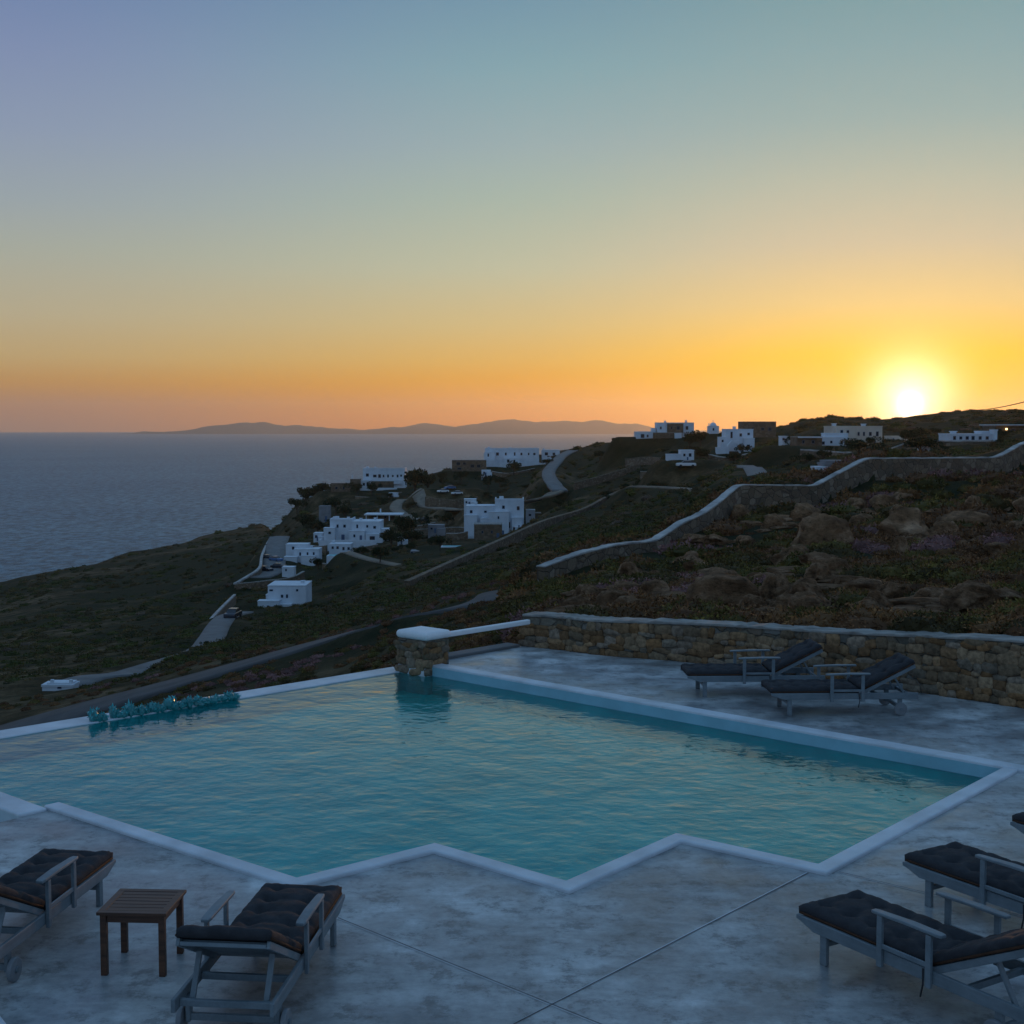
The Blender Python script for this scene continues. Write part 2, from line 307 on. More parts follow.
ROADS = [
 ('road', 'asphalt', 2.4, [W(-260,800,72), W(-120,768,76), W(0,735,78), W(130,698,80), W(260,661,80), W(350,635,79), W(410,620,77), W(455,608,75), W(500,597,75)]),
 ('track', 'concrete', 1.6, [W(70,692,112), W(91,686,116), W(157,666,128), W(200,652,142), W(211,640,160), W(219,626,185), W(228,617,205), W(244,613,225)]),
 ('track', 'concrete', 3.0, [W(258,578,325), W(272,569,345), W(275,556,372), W(277,545,398), W(280,537,420)]),
 ('country_road', 'concrete', 2.3, [W(573,451,640), W(563,456,590), W(557,462,540), W(549,472,480), W(551,481,430), W(560,490,390)]),
 ('country_road', 'dirt', 2.2, [W(560,490,390), W(530,500,390), W(480,508,430), W(430,508,480), W(405,500,520), W(396,510,485), W(420,520,440)]),
 ('footpath', 'concrete', 1.3, [W(745,464,215), W(752,468,190), W(760,478,150)]),
 ('footpath', 'dirt', 1.5, [W(638,487,290), W(680,489,270), W(720,495,235), W(760,496,200)]),
 ('footpath', 'dirt', 1.3, [W(345,552,335), W(370,560,310), W(410,567,290), W(450,565,290)]),
]
road_pts = []
for nm, mt, hw, P in ROADS:
    S = spline(P); road_pts.append(S); flatten(S, hw+.4, 3 if P[0].y < 200 else 8)
PADS = []
def pad(px, py, Y, half_px, depth=8):
    s = Y/F; c = W(px, py, Y); P = [Vector((c.x-half_px*s, c.y+depth/2, c.z)), Vector((c.x+half_px*s, c.y+depth/2, c.z))]
    flatten(P, depth*.6, 9)
    global BLOCK; D, _ = poly_dist([P[0]-Vector((0,7,0)), P[1]-Vector((0,7,0))], XX, YY); BLOCK = np.maximum(BLOCK, (D < 7).astype(float))
for a in [(285,613,260,22,8),(355,541,400,30,10),(340,555,372,14,6),(384,520,455,20,8),(497,537,380,28,10),(487,541,365,14,5),(383,488,600,24,10),(342,491,590,12,8),(515,463,650,34,10),(469,471,630,18,8),
          (667,437,480,32,10),(733,451,330,22,8),(760,437,400,18,8),(688,460,300,8,6),(850,447,250,36,10),(808,446,240,14,6),(972,442,190,26,8),(1012,438,260,20,8),(833,474,122,22,4),(57,691,110,20,4),
          (302,560,370,18,8),(280,575,335,14,10),(450,489,500,16,8),(423,521,440,14,8),(715,433,450,7,6),(455,547,345,14,5),(532,521,395,8,6)]: pad(*a)
FW = (lambda Q: [a.lerp(b_, t/3) for a, b_ in zip(Q[:-1], Q[1:]) for t in range(3)]+[Q[-1]])([W(*p) for p in [(545,565.5,60),(584,552,63),(616,544,66),(657,540,70),(684,522,73),(708,511,76),(721,501,79),(741,484,83),(780,484.5,85),(817,485,87),(843,471,90),(869,457.5,93),(930,457.5,97),(999,457,103),(1024,443,108),(1080,425,112)]])
# the terrace cuts into the slope: everything on its side of the boundary stays below it
UD = Vector((.7472, -.6646)); VD = Vector((.6646, .7472))
WALLB = [G(522,646), G(560,650), G(600,655), G(680,661.5), G(740,668), G(830,680), G(909,691), G(1015,707), G(1110,722), G(1300,756)]
WALLH = [.52, .54, .55, .60, .64, .70, .78, .88, .90, .95]
K0 = G(430, 663)
bx = [K0.x-9.6, K0.x-.6]+[p.x for p in WALLB]; by = [K0.y-8.4+1, K0.y+.1]+[p.y+.22 for p in WALLB]
m = (YY < np.interp(XX, bx, by)) & (XX > -12)
HT = np.where(m, np.minimum(HT, -2.6), HT)
FH = [.75,.7,.6,.6,.8,1,1.2,1.9,1.7,1.4,1.5,1.6,1.6,1.6,1.7,1.7]
DF, ZF = poly_dist(FW, XX, YY); _, HF = poly_dist([Vector((p.x, p.y, h)) for p, h in zip(FW, np.interp(np.linspace(0, 1, len(FW)), np.linspace(0, 1, len(FH)), FH))], XX, YY)
wallY = np.interp(A0, [p.x/p.y for p in FW], [p.y for p in FW])[None, :]; inr = (A0[None, :] > FW[0].x/FW[0].y-.004) & (DF < 14)
HT = np.where(inr & (YY < wallY+.7), np.minimum(HT, ZF-HF+DF*.03), HT); HT = np.where(inr & (YY >= wallY+.7) & (DF < 4), np.minimum(HT, ZF-.3), HT)
# hillside mesh
V = np.stack([XX, YY, HT], -1).reshape(-1, 3); ii, jj = np.meshgrid(np.arange(NA-1), np.arange(NY-1)); q = (jj*NA+ii).ravel()
T = np.stack([q, q+1, q+NA+1, q+NA], 1)
tag(npmesh('hillside', V, T, MT['ground'], smooth=True), kind='structure')
# ground under and behind the terrace
tag(MB().box(-60, 60, -60, 10.5, -9, -6).build('ground', MT['ground']), kind='structure')
# sea
n = 96; sv = [(0, 0, SEA)]; RS = [200, 600, 1500, 4000, 10000, 22800]
sv = [(r*math.cos(2*math.pi*k/n), r*math.sin(2*math.pi*k/n), SEA) for r in RS for k in range(n)]
sf = [(i*n+k, i*n+(k+1)%n, (i+1)*n+(k+1)%n, (i+1)*n+k) for i in range(len(RS)-1) for k in range(n)]
sea = MB().add(sv, sf).build('sea', MT['sea']); tag(sea, kind='structure')
for p in sea.data.polygons: pass
# islands on the horizon
def island(sky, Y, depth, name='distant_island'):
    S = [W(x, y, Y) for x, y in sky]; P = []
    for a, b in zip(S[:-1], S[1:]):
        for k in range(10):
            t = k/10; p = a.lerp(b, t); P.append(Vector((p.x, p.y, p.z+noise.fractal((p.x*.004, 1, 2), 1, 2, 5)*22)))
    vs = []; rows = 9
    for r in range(rows):
        t = r/(rows-1)*2-1
        for p in P: vs.append((p.x+t*60, p.y+t*depth, SEA-15+(max(p.z-SEA, 4)+15)*(1-abs(t)**1.4)+(noise.noise((p.x*.002, t*4, 0))*25 if abs(t) < .95 and r != rows//2 else 0)))
    k = len(P); fs = [(r*k+i, r*k+i+1, (r+1)*k+i+1, (r+1)*k+i) for r in range(rows-1) for i in range(k-1)]
    o = MB().add(vs, fs).build(name, MT['island'], smooth=True); return tag(o, kind='structure')
island([(148,433),(190,430),(215,426),(240,422.5),(265,422),(285,426),(300,425),(330,428),(365,430),(395,427),(420,424),(440,424),(455,427),(480,423),(500,420.5),(515,419),(535,422),(560,421.5),(585,420.5),(610,422),(640,425),(670,429),(720,431),(780,434)], 17500, 1500)

# ---------------------------------------------------------------- terrace
ZW = -.125
U2 = UD.to_3d(); V2 = VD.to_3d()
pF, pG, pA, pB, pC, pD = G(65,807), G(297,881), G(435,846), G(566,884), G(676,836), G(818,867)
pE = G(1003,770); pK = G(416,665)
far_dir = (pE-pK).normalized(); de = (pE-pD).normalized()
I1, I2 = G(0,739,ZW), G(393,673.5,ZW); idir = (I1-I2).normalized()
IL = I1+idir*7; 
deckpoly = [pF, pG, pA, pB, pC, pD, pE-far_dir*0.0]
F0 = pF-V2*6
# near and right deck
rb = [WALLB[-1]+Vector((.1,.1,0))]
outer = [pE+de*0.0]
nearpoly = [F0, pF, pG, pA, pB, pC, pD, pE]
# far deck behind the far kerb joins at pE
kL = K0+Vector((0,0,0)); wl = [Vector((p.x, p.y+.15, 0)) for p in WALLB]
farpts = [pE, pK+far_dir*.3, K0, G(522,646)]
poly = [F0, pF, pG, pA, pB, pC, pD, pE, pK+far_dir*.35, K0]+wl[0:]+[Vector((26, 8, 0)), Vector((26, -10, 0)), Vector((-14, -10, 0)), F0-V2*6-U2*4]
me = MB(); me.prism([(p.x, p.y) for p in poly], -.10, 0)
deck = me.build('pool_deck', MT['deck']); tag(deck, kind='structure')
bmx = bmesh.new(); bmx.from_mesh(deck.data); bmesh.ops.triangulate(bmx, faces=[f for f in bmx.faces if len(f.verts) > 4], ngon_method='EAR_CLIP'); bmx.to_mesh(deck.data); bmx.free()
# kerbs
def strip(name, pts, w, z0, z1, material, side=1, closed=False, bev=.02, kind='structure'):
    P = [Vector((p.x, p.y)) for p in pts]; off = []; Q = []
    for i, p in enumerate(P):
        d0 = (P[i]-P[i-1]).normalized() if i else (P[1]-P[0]).normalized(); d1 = (P[i+1]-P[i]).normalized() if i < len(P)-1 else d0
        n0 = Vector((-d0.y, d0.x))*side; n1 = Vector((-d1.y, d1.x))*side; m_ = (n0+n1).normalized(); off.append(p+m_*w/max(.35, m_.dot(n0))); Q.append(p-m_*.005)
    P = Q
    vs = [];
    for p, o in zip(P, off): vs += [(p.x,p.y,z0), (o.x,o.y,z0), (o.x,o.y,z1), (p.x,p.y,z1)]
    fs = [tuple(range(3,-1,-1)), tuple((len(P)-1)*4+k for k in range(4))]
    for i in range(len(P)-1):
        for k in range(4): fs.append((i*4+k, i*4+(k+1)%4, (i+1)*4+(k+1)%4, (i+1)*4+k))
    o = MB().add(vs, fs).build(name, material, bevel=bev, seg=3, smooth=False)
    if kind: tag(o, kind=kind)
    return o
inner = [pF-U2*.12-V2*.0, pG, pA, pB, pC, pD, pE+de*.02]
strip('pool_kerb', inner, .17, -.135, .035, MT['kerb'], side=-1)
strip('pool_kerb', [pE+far_dir*.5, pK+far_dir*.05], .22, -.135, .045, MT['kerb'], side=-1)
# divider towards the small basin on the left
dv = G(47,811,0); strip('pool_kerb', [dv-U2*5, dv], .30, -1.2, .03, MT['kerb'], side=-1)
# infinity edge
strip('pool_edge', [I2-idir*.35, IL], .42, -3.6, ZW+.016, MT['kerb'], side=-1, bev=.015)
# turquoise lining on the inner face of the far kerb
strip('pool_lining', [pE+far_dir*.02-V2*.009, pK+far_dir*.3-V2*.009], .003, -.136, .012, MT['lining'], side=1, bev=0)
# basin
bp = [I2-idir*.3, IL, IL-U2*0-V2*9, F0-U2*3, F0+U2*.02, pF, pG, pA, pB, pC, pD, pE+far_dir*.1, pK]
def basin():
    P = [(p.x, p.y) for p in bp]; n = len(P)
    m_ = MB(); m_.add([(x, y, -.42) for x, y in P]+[(x, y, -.137) for x, y in P], [tuple(range(n))]+[(i, (i+1)%n, (i+1)%n+n, i+n) for i in range(n)])
    o = m_.build('pool_basin', MT['tile']); tag(o, kind='structure')
    b = bmesh.new(); b.from_mesh(o.data); bmesh.ops.triangulate(b, faces=[f for f in b.faces if len(f.verts) > 4], ngon_method='EAR_CLIP'); b.to_mesh(o.data); b.free()
basin()
wp = [I2-idir*.3, IL, IL-V2*9, F0-U2*3, F0, pF, pG, pA, pB, pC, pD, pE+far_dir*.15, pK+V2*.05]
wo = MB().add([(p.x, p.y, ZW) for p in wp], [tuple(range(len(wp)))]).build('pool_water', MT['water']); tag(wo, kind='structure')
b = bmesh.new(); b.from_mesh(wo.data); bmesh.ops.triangulate(b, faces=b.faces[:], ngon_method='EAR_CLIP')
for f in b.faces:
    if f.normal.z < 0: f.normal_flip()
b.to_mesh(wo.data); b.free()
# joints in the paving
def line(a, c, w=.009):
    d = (c-a).normalized(); s = Vector((-d.y, d.x, 0))*w/2
    MBj.add([(p+s*k).to_tuple()[:2]+(.004,) for p, k in ((a,-1),(c,-1),(c,1),(a,1))], [(0,1,2,3)])
MBj = MB()
jd = (G(560,1000)-pD).normalized()
line(pD-V2*.2+U2*.02, pD+jd*5); line(G(338,918), G(338,918)+(G(600,1024)-G(338,918)).normalized()*6)
line(pD+U2*.2, pD+U2*9)
tag(MBj.build('paving_joint', MT['joint']), kind='structure')
MBj = MB()
for a_, d_ in ((pD-V2*.2+U2*.02, jd), (G(338,918), (G(600,1024)-G(338,918)).normalized()), (pD+U2*.2, U2)):
    q_ = a_+Vector((d_.y, -d_.x, 0))*.016; line(q_, q_+d_*6, .008)
tag(MBj.build('joint_edge', MT['kerb']), kind='structure')
# terrace stone wall with coping
P = spline([p+Vector((0,0,h)) for p, h in zip(WALLB, WALLH)], 12)
def wallmesh(P, thick, zbot, jitter=0, side=1):
    vs = []; k = len(P)
    for i, p in enumerate(P):
        d = (P[min(i+1,k-1)]-P[max(i-1,0)]); n_ = Vector((-d.y, d.x, 0)).normalized()*side
        j = noise.noise((i*.7, 1, 1))*jitter; zb = zbot[i] if isinstance(zbot, list) else zbot
        a = p.copy(); c = p+n_*thick
        vs += [(a.x,a.y,zb), (c.x,c.y,zb), (c.x,c.y,p.z+j), (a.x,a.y,p.z+j)]
    fs = [(3,2,1,0), tuple((k-1)*4+q_ for q_ in range(4))]+[(i*4+q_, i*4+(q_+1)%4, (i+1)*4+(q_+1)%4, (i+1)*4+q_) for i in range(k-1) for q_ in range(4)]
    return MB().add(vs, fs)
sw = empty('stone_wall', P[0]-Vector((0,0,P[0].z)), 0, 'low rubble stone wall with pale coping along the back of the pool terrace', 'stone wall')
def under(par, o): o.parent = par; o.matrix_parent_inverse = Matrix.Translation(-par.location); return o
under(sw, wallmesh(P, .34, -2.0, .02).build('wall_body', MT['stone']))
cp = [p+Vector((0, -.03, .045+.02*noise.noise((i*.9, 0, 0)))) for i, p in enumerate(P)]
under(sw, wallmesh(cp, .42, [p.z+.002 for p in P], .03).build('coping', MT['cap'], bevel=.02))
def m_lump(nt, b):
    a = N(nt, 'ShaderNodeAttribute', attribute_name='tint'); v = tc(nt); n = nz(nt, v, 14, 7, .68)
    c = mixc(nt, .75, a.outputs['Color'], ramp(nt, n, [(.36, (.35,)*3), (.6, (1.15,)*3)]), 'MULTIPLY'); nt.links.new(c, b.inputs['Base Color'])
    b.inputs['Roughness'].default_value = .92; b.inputs['Specular IOR Level'].default_value = .2; bump(nt, b, n, .8, .02)
MT['lump'] = mat('rubble stones', m_lump)
STONES = [(.26,.21,.15), (.31,.26,.19), (.22,.155,.095), (.27,.25,.22), (.19,.165,.125), (.32,.24,.155), (.23,.225,.20), (.27,.18,.10)]
def masonry(path, heights_, z0, depth, par, outward):
    rs = random.Random(11); V = []; T = []; Cc = []; b0 = bmesh.new(); bmesh.ops.create_icosphere(b0, subdivisions=2, radius=1); sv_ = [v.co.copy() for v in b0.verts]; sf_ = [tuple(v.index for v in f.verts) for f in b0.faces]; b0.free()
    L_ = [0]
    for a, c in zip(path[:-1], path[1:]): L_.append(L_[-1]+(Vector((c.x-a.x, c.y-a.y))).length)
    def at_(d):
        k_ = max(0, min(len(L_)-2, int(np.searchsorted(L_, d))-1)); t = (d-L_[k_])/max(1e-6, L_[k_+1]-L_[k_]); a, c = path[k_], path[k_+1]
        dd = Vector((c.x-a.x, c.y-a.y, 0)).normalized(); return a.lerp(c, t), dd, heights_[k_]*(1-t)+heights_[k_+1]*t
    z = z0; row = 0
    while z < max(heights_):
        rh = rs.uniform(.08, .16); d = rs.uniform(-.1, 0)
        while d < L_[-1]:
            w_ = rs.uniform(.10, .34); p, dd, hh = at_(max(0, d+w_/2)); zc = z+rh/2+rs.uniform(-.025, .025)
            h2 = rh*rs.uniform(.85, 1.3)
            if zc+h2*.5 < hh+.02 and d+w_ < L_[-1]+.05:
                nn = Vector((dd.y, -dd.x, 0))*outward; col_ = rs.choice(STONES); g = rs.uniform(.7, 1.2); rot = rs.uniform(-.25, .25); sd_ = rs.uniform(0, 99); n0 = len(V)
                for c in sv_:
                    q = Vector([math.copysign(abs(k_)**.55, k_) for k_ in c]); q *= 1+.22*noise.noise(c*1.4+Vector((sd_,0,0)))
                    x, y_ = q.x*w_*.53, q.z*h2*.53; x, y_ = x*math.cos(rot)-y_*math.sin(rot), x*math.sin(rot)+y_*math.cos(rot)
                    V.append(p+dd*x+Vector((0,0,zc+y_))+nn*(q.y*depth+.0)-Vector((0,0,p.z))); Cc.append((col_[0]*g*.88, col_[1]*g*.74, col_[2]*g*.62))
                T += [tuple(i_+n0 for i_ in f) for f in sf_]
            d += w_*.97
        z += rh*.93; row += 1
    o = npmesh('stones', [tuple(v) for v in V], T, MT['lump'], np.array(Cc), smooth=True); return o
under(sw, masonry([Vector((p.x, p.y, 0)) for p in P], [p.z for p in P], .0, .035, sw, 1))
# pillar, white cap, rail, ledge
pc = G(414, 668); pc = Vector((pc.x+.13, pc.y+.34, 0))
pl = empty('stone_pillar', pc, math.atan2(UD.y, UD.x), 'short rubble stone pillar with rounded white cap at the pool corner', 'pillar')
MB().box(-.32, .32, -.26, .26, -3, .43).build('pillar_body', MT['stone'], pl, bevel=.02)
pq = [Vector((-.32,.26,0)), Vector((-.32,-.26,0)), Vector((.32,-.26,0)), Vector((.32,.26,0))]
for a_, c_ in zip(pq[:-1], pq[1:]): masonry([a_, c_], [.43, .43], -.12, .035, pl, 1).parent = pl
MB().box(-.355, .355, -.30, .30, .432, .565).build('pillar_cap', MT['plaster'], pl, bevel=.075, seg=4)
MB().box(-.34, .34, -.28, .28, -.5, .02).build('plinth', MT['kerb'], pl, bevel=.05, seg=3)
r0 = pc+V2*.31; r1 = G(527, 648)+V2*.05; rl = tag(MB().bar(Vector((r0.x, r0.y, .42)), Vector((r1.x, r1.y, .45)), .09, .085).build('rail', MT['plaster'], bevel=.02), 'pale painted beam spanning from the white capped pillar to the stone wall', 'rail')
strip('ledge', [K0+V2*.15-U2*.02, G(520,647)], .30, -2, .05, MT['concrete'], side=1)
# small whitewashed kerb at the lower left corner
tag(MB().bar(G(-30,1000)+Vector((0,0,.04)), G(6,1050)+Vector((0,0,.04)), .12, .08).build('border_kerb', MT['kerb'], bevel=.015), kind='structure')
# turquoise glass lumps on the edge
gd = (G(238,699,ZW)-G(93,722,ZW)); nS = 26
base_l = G(92,723,ZW)
ORN = (base_l.copy(), gd.copy())
# ---------------------------------------------------------------- sun loungers
def cushion(L, Wd, th, rows, seed, M=None, x0=0):
    nx, ny = int(L/.025), 26; tu = [((i+.5)*L/rows, s*Wd*.25) for i in range(rows) for s in (-1, 1)]
    vs = []; top = []; r_ = random.Random(seed)
    def zt(x, y):
        e = min(x, L-x, (Wd/2-abs(y))); z = th*(.62+.38*min(1, max(0, e)/.07)**.5)
        for tx, ty in tu:
            d2 = ((x-tx)**2+(y-ty)**2); z -= .050*math.exp(-d2/.0026)+.014*math.exp(-(abs(x-tx)/.022)**1.5)*math.exp(-((y-ty)/.22)**2)*.8
            z -= .008*math.exp(-(abs(y-ty)/.02)**1.5)*math.exp(-((x-tx)/.14)**2)
        return z+.006*noise.noise((x*9+seed, y*9, 0))+.004*noise.noise((x*23, y*23, seed))
    for i in range(nx+1):
        for j in range(ny+1):
            x = i*L/nx; y = (j/ny-.5)*Wd; vs.append(Vector((x+x0, y, zt(x, y))))
    k = (nx+1)*(ny+1)
    for i in range(nx+1):
        for j in range(ny+1): v = vs[i*(ny+1)+j]; vs.append(Vector((v.x, v.y*.985, .0)))
    fs = []; w = ny+1
    for i in range(nx):
        for j in range(ny): a = i*w+j; fs.append((a, a+w, a+w+1, a+1)); a += k; fs.append((a, a+1, a+w+1, a+w))
    for i in range(nx): a = i*w; fs.append((a, a+k, a+w+k, a+w)); a = i*w+ny; fs.append((a, a+w, a+w+k, a+k))
    for j in range(ny): fs.append((j, j+1, j+1+k, j+k)); a = nx*w+j; fs.append((a, a+k, a+1+k, a+1))
    if M: vs = [M @ v for v in vs]
    return MB().add(vs, fs)
HX, SZ, BA = 1.20, .30, 27
def lounger(ba=BA):
    t = empty('sun_lounger'); g = MT['grey']
    for s in (-1, 1):
        y = s*.31
        # side rail with a shaped foot
        pr = [(0,SZ), (0,SZ-.03), (.06,SZ-.045), (.17,SZ-.085), (1.95,SZ-.085), (1.95,SZ)]
        m_ = MB(); n_ = len(pr); vs = [(x, y-.014, z) for x, z in pr]+[(x, y+.014, z) for x, z in pr]
        m_.add(vs, [tuple(range(n_)), tuple(range(2*n_-1, n_-1, -1))]+[(i, (i+1)%n_, (i+1)%n_+n_, i+n_) for i in range(n_)]); m_.build('side_rail', g, t, bevel=.005)
        MB().box(.22, .28, y*.935-.018, y*.935+.018, 0, SZ-.01).build('leg', g, t, bevel=.005)
        # rear leg, carries the wheel
        MB().bar((1.72, y*.93, SZ-.06), (1.72, y*.93, .07), .03, .06, (1,0,0)).build('leg', g, t, bevel=.005)
        wh = MB().tube([(1.72, y*1.02-.0, .085), (1.72, y*1.02+s*.035, .085)], .085, 28).build('wheel', MT['rubber'], t, bevel=.008)
        hb = MB().tube([(1.72, y*1.02+s*.034, .085), (1.72, y*1.02+s*.046, .085)], .022, 14).build('hub', g, wh)
        ar = MB(); ax = [(.72,.022), (.76,.030), (1.05,.036), (1.27,.034), (1.31,.026)]
        vs = []; 
        for x, h_ in ax:
            zc = .545+.012*math.sin((x-.7)*4); vs += [(x, y+s*.01-h_, zc-.011), (x, y+s*.01+h_, zc-.011), (x, y+s*.01+h_, zc+.011), (x, y+s*.01-h_, zc+.011)]
        fs = [(0,1,2,3), (19,18,17,16)]+[(i*4+k, i*4+(k+1)%4, (i+1)*4+(k+1)%4, (i+1)*4+k) for i in range(4) for k in range(4)]
        ar.add(vs, fs).build('armrest', g, t, bevel=.006)
        for x in (.80, 1.21): MB().box(x-.022, x+.022, y+s*.029-.013, y+s*.029+.013, SZ-.11, .537).build('arm_post', g, t, bevel=.004)
        MB().box(.80, 1.21, y+s*.029-.008, y+s*.029+.008, SZ+.02, SZ+.05).build('arm_stretcher', g, t, bevel=.003)
    sl = MB()
    for i in range(13): sl.box(.03+i*.09, .10+i*.09, -.296, .296, SZ-.028, SZ-.006)
    sl.build('seat_slats', g, t, bevel=.003)
    MB().box(.235, .265, -.27, .27, .13, .17).build('stretcher', g, t, bevel=.004)
    for x, z in ((1.45, SZ-.05), (1.86, SZ-.05), (1.72, .10)): MB().box(x-.016, x+.016, -.295, .295, z-.022, z+.022).build('stretcher', g, t, bevel=.004)
    a = R(ba); M = Matrix.Translation((HX, 0, SZ-.005)) @ Matrix.Rotation(-a, 4, 'Y')
    bf = MB()
    for s in (-1, 1): bf.box(0, .80, s*.285-.012, s*.285+.012, -.032, .016, M)
    bf.box(.765, .80, -.272, .272, -.030, -.004, M)
    bo = bf.build('backrest_frame', g, t, bevel=.004)
    bs = MB()
    for i in range(10): bs.box(.02+i*.073, .083+i*.073, -.272, .272, -.002, .014, M)
    bs.build('backrest_slats', g, t, bevel=.003)
    for s in (-1, 1):
        q_ = M @ Vector((.50, s*.235, -.03)); MB().bar(q_, (1.80, s*.235, SZ-.05), .022, .035, (0,1,0)).build('prop', g, t, bevel=.003)
    qa = M @ Vector((.44, 0, -.03))
    c = cushion(1.17, .60, .085, 5, 1).build('seat_cushion', MT['cushion'], t, smooth=True); c.location.z = SZ
    for v in c.data.vertices: pass
    M2 = M @ Matrix.Translation((.015, 0, .019))
    cushion(.80, .60, .085, 3, 2, M2).build('back_cushion', MT['cushion'], t, smooth=True)
    pp = MB()
    for s in (-1, 1):
        pp.tube([(.02, s*.297, SZ+.012), (1.17, s*.297, SZ+.012)], .010, 6); pp.tube([M2 @ Vector((.02, s*.297, .012)), M2 @ Vector((.79, s*.297, .012))], .010, 6)
    pp.build('edge_sunglow', MT['cushglow'], t, smooth=True)  # added edge tubes, sunset glow painted in as brown
    for s in (-1,): MB().tube([(1.16, s*.335, SZ-.0), (1.17, s*.345, SZ-.10), (1.15, s*.343, SZ-.19)], .006, 6).build('tie_strap', MT['cushion'], t)
    return t
l0 = lounger()
def at_foot(o, c, head):                  # c = centre of the foot end on the deck, head = direction from foot to head
    o.location = (c[0], c[1], 0); o.rotation_euler = (0, 0, math.atan2(head[1], head[0]))
spots = [((-3.535,10.80), (-.125,-1), 'charcoal cushioned sun lounger cut by the left edge beside the teak table'),
 ((-1.575,9.97), (-.10,-1), 'charcoal cushioned sun lounger with its slatted back to us, right of the teak table'),
 ((2.32,9.70), (.538,-.843), 'charcoal cushioned grey sun lounger nearest the bottom right corner of the terrace'),
 ((3.425,10.87), (.53,-.848), 'charcoal cushioned sun lounger second in the right hand row, partly behind the nearest one'),
 ((4.70,11.97), (.53,-.85), 'sun lounger of which only the foot shows at the right edge of the picture'),
 ((2.46,19.13), (1,.035), 'left one of two dark sun loungers beside the stone wall across the pool'),
 ((3.40,17.89), (1,.035), 'right one of two dark sun loungers beside the stone wall across the pool')]
for i, (c_, h_, lab) in enumerate(spots):
    o = l0 if i == 0 else copy_tree(l0); at_foot(o, c_, h_); tag(o, lab, 'sun lounger', 'sun loungers around the pool')
# ---------------------------------------------------------------- teak side table
tb = empty('side_table', (-2.615, 9.36, 0), R(-3), 'small square teak side table with slatted top between two loungers', 'side table')
tm = MB(); tf = MB(); hw = .245
for i in range(6): tm.box(-hw+.05, hw-.05, -.19+i*.0645, -.19+i*.0645+.058, .437, .453)
tm.build('table_top', MT['wood'], tb, bevel=.003)
for s in (-1, 1): tf.box(-hw, hw, s*(hw-.025)-.025, s*(hw-.025)+.025, .432, .455); tf.box(s*(hw-.025)-.025, s*(hw-.025)+.025, -hw+.05, hw-.05, .432, .455)
tf.build('top_border', MT['wood'], tb, bevel=.003)
ap = MB()
for s in (-1, 1): ap.box(-.18, .18, s*.205-.01, s*.205+.01, .375, .431); ap.box(s*.205-.01, s*.205+.01, -.18, .18, .375, .431)
ap.build('apron', MT['wood'], tb, bevel=.002)
for sx in (-1, 1):
    for sy in (-1, 1): MB().box(sx*.205-.022, sx*.205+.022, sy*.205-.022, sy*.205+.022, 0, .431).build('leg', MT['wood'], tb, bevel=.003)

# ---------------------------------------------------------------- roads and tracks
for (nm, mt, hw_, P0), S in zip(ROADS, road_pts):
    vs = []; k = len(S)
    for i, p in enumerate(S):
        d = S[min(i+1,k-1)]-S[max(i-1,0)]; n_ = Vector((-d.y, d.x, 0)).normalized(); lift = .05+p.y*.0008
        for s in (-1, -.33, .33, 1):
            q_ = p+n_*hw_*s; vs.append((q_.x, q_.y, max(height(q_.x, q_.y), p.z-.4)+lift))
    o = MB().add(vs, [(i*4+j, i*4+j+1, (i+1)*4+j+1, (i+1)*4+j) for i in range(k-1) for j in range(3)]).build(nm, MT[mt], smooth=True)
    sm = o.modifiers.new('thickness', 'SOLIDIFY'); sm.thickness = .6; sm.offset = -1 if o.data.polygons[0].normal.z > 0 else 1
    tag(o, kind='structure')
    for p in o.data.polygons: pass

# ---------------------------------------------------------------- field walls
def fieldwall(label, pts, hs, capmat, thick=.45, capw=.36, capt=.10, body='farstone'):
    Q = [W(*p) for p in pts]
    S = [a.lerp(b_, t/10) for a, b_ in zip(Q[:-1], Q[1:]) for t in range(10)]+[Q[-1]] if len(pts) > 12 else spline(Q, 10)
    for _ in range(2): S = [S[0]]+[(S[i-1]+S[i]*2+S[i+1])/4 for i in range(1, len(S)-1)]+[S[-1]]
    k = len(S); hh = np.interp(np.linspace(0, 1, k), np.linspace(0, 1, len(hs)), hs)
    par = empty('stone_wall', Vector((S[0].x, S[0].y, S[0].z-hh[0])), 0, label, 'stone wall')
    S2 = [p-Vector((0,0,capt)) for p in S]
    under(par, wallmesh(S2, thick, [p.z-h-1.2 for p, h in zip(S, hh)], .0).build('wall_body', MT[body]))
    if capmat: under(par, wallmesh([p+Vector((0,-.04,.05*noise.noise(p*.6))) for p in S], capw, [p.z-capt+.003 for p in S], .05).build('coping', MT[capmat], bevel=.03))
    return par
fieldwall('long stone retaining wall with a white cap stepping up the slope under the sun', [(545,565.5,60),(584,552,63),(616,544,66),(657,540,70),(684,522,73),(708,511,76),(721,501,79),(741,484,83),(780,484.5,85),(817,485,87),(843,471,90),(869,457.5,93),(930,457.5,97),(999,457,103),(1024,443,108),(1080,425,112)],
          [.75,.7,.6,.6,.8,1,1.2,1.9,1.7,1.4,1.5,1.6,1.6,1.6,1.7,1.7], 'whitecap', .42, .48)
fieldwall('dry stone field wall running diagonally down the valley from the bare ridge to the road', [(410,580,170),(450,562,200),(500,540,235),(545,520,265),(585,508,290),(610,495,310),(634,485,330)], [1.6,1.6,1.8,2.2,1.8,1.6,1.6], None, .8)
fieldwall('white topped wall running down beside the driveway below the villa', [(192,643,165),(207,625,190),(222,608,225),(236,594,270)], [.7,.7,.8,.8], 'whitecap', .4, .5, .3)
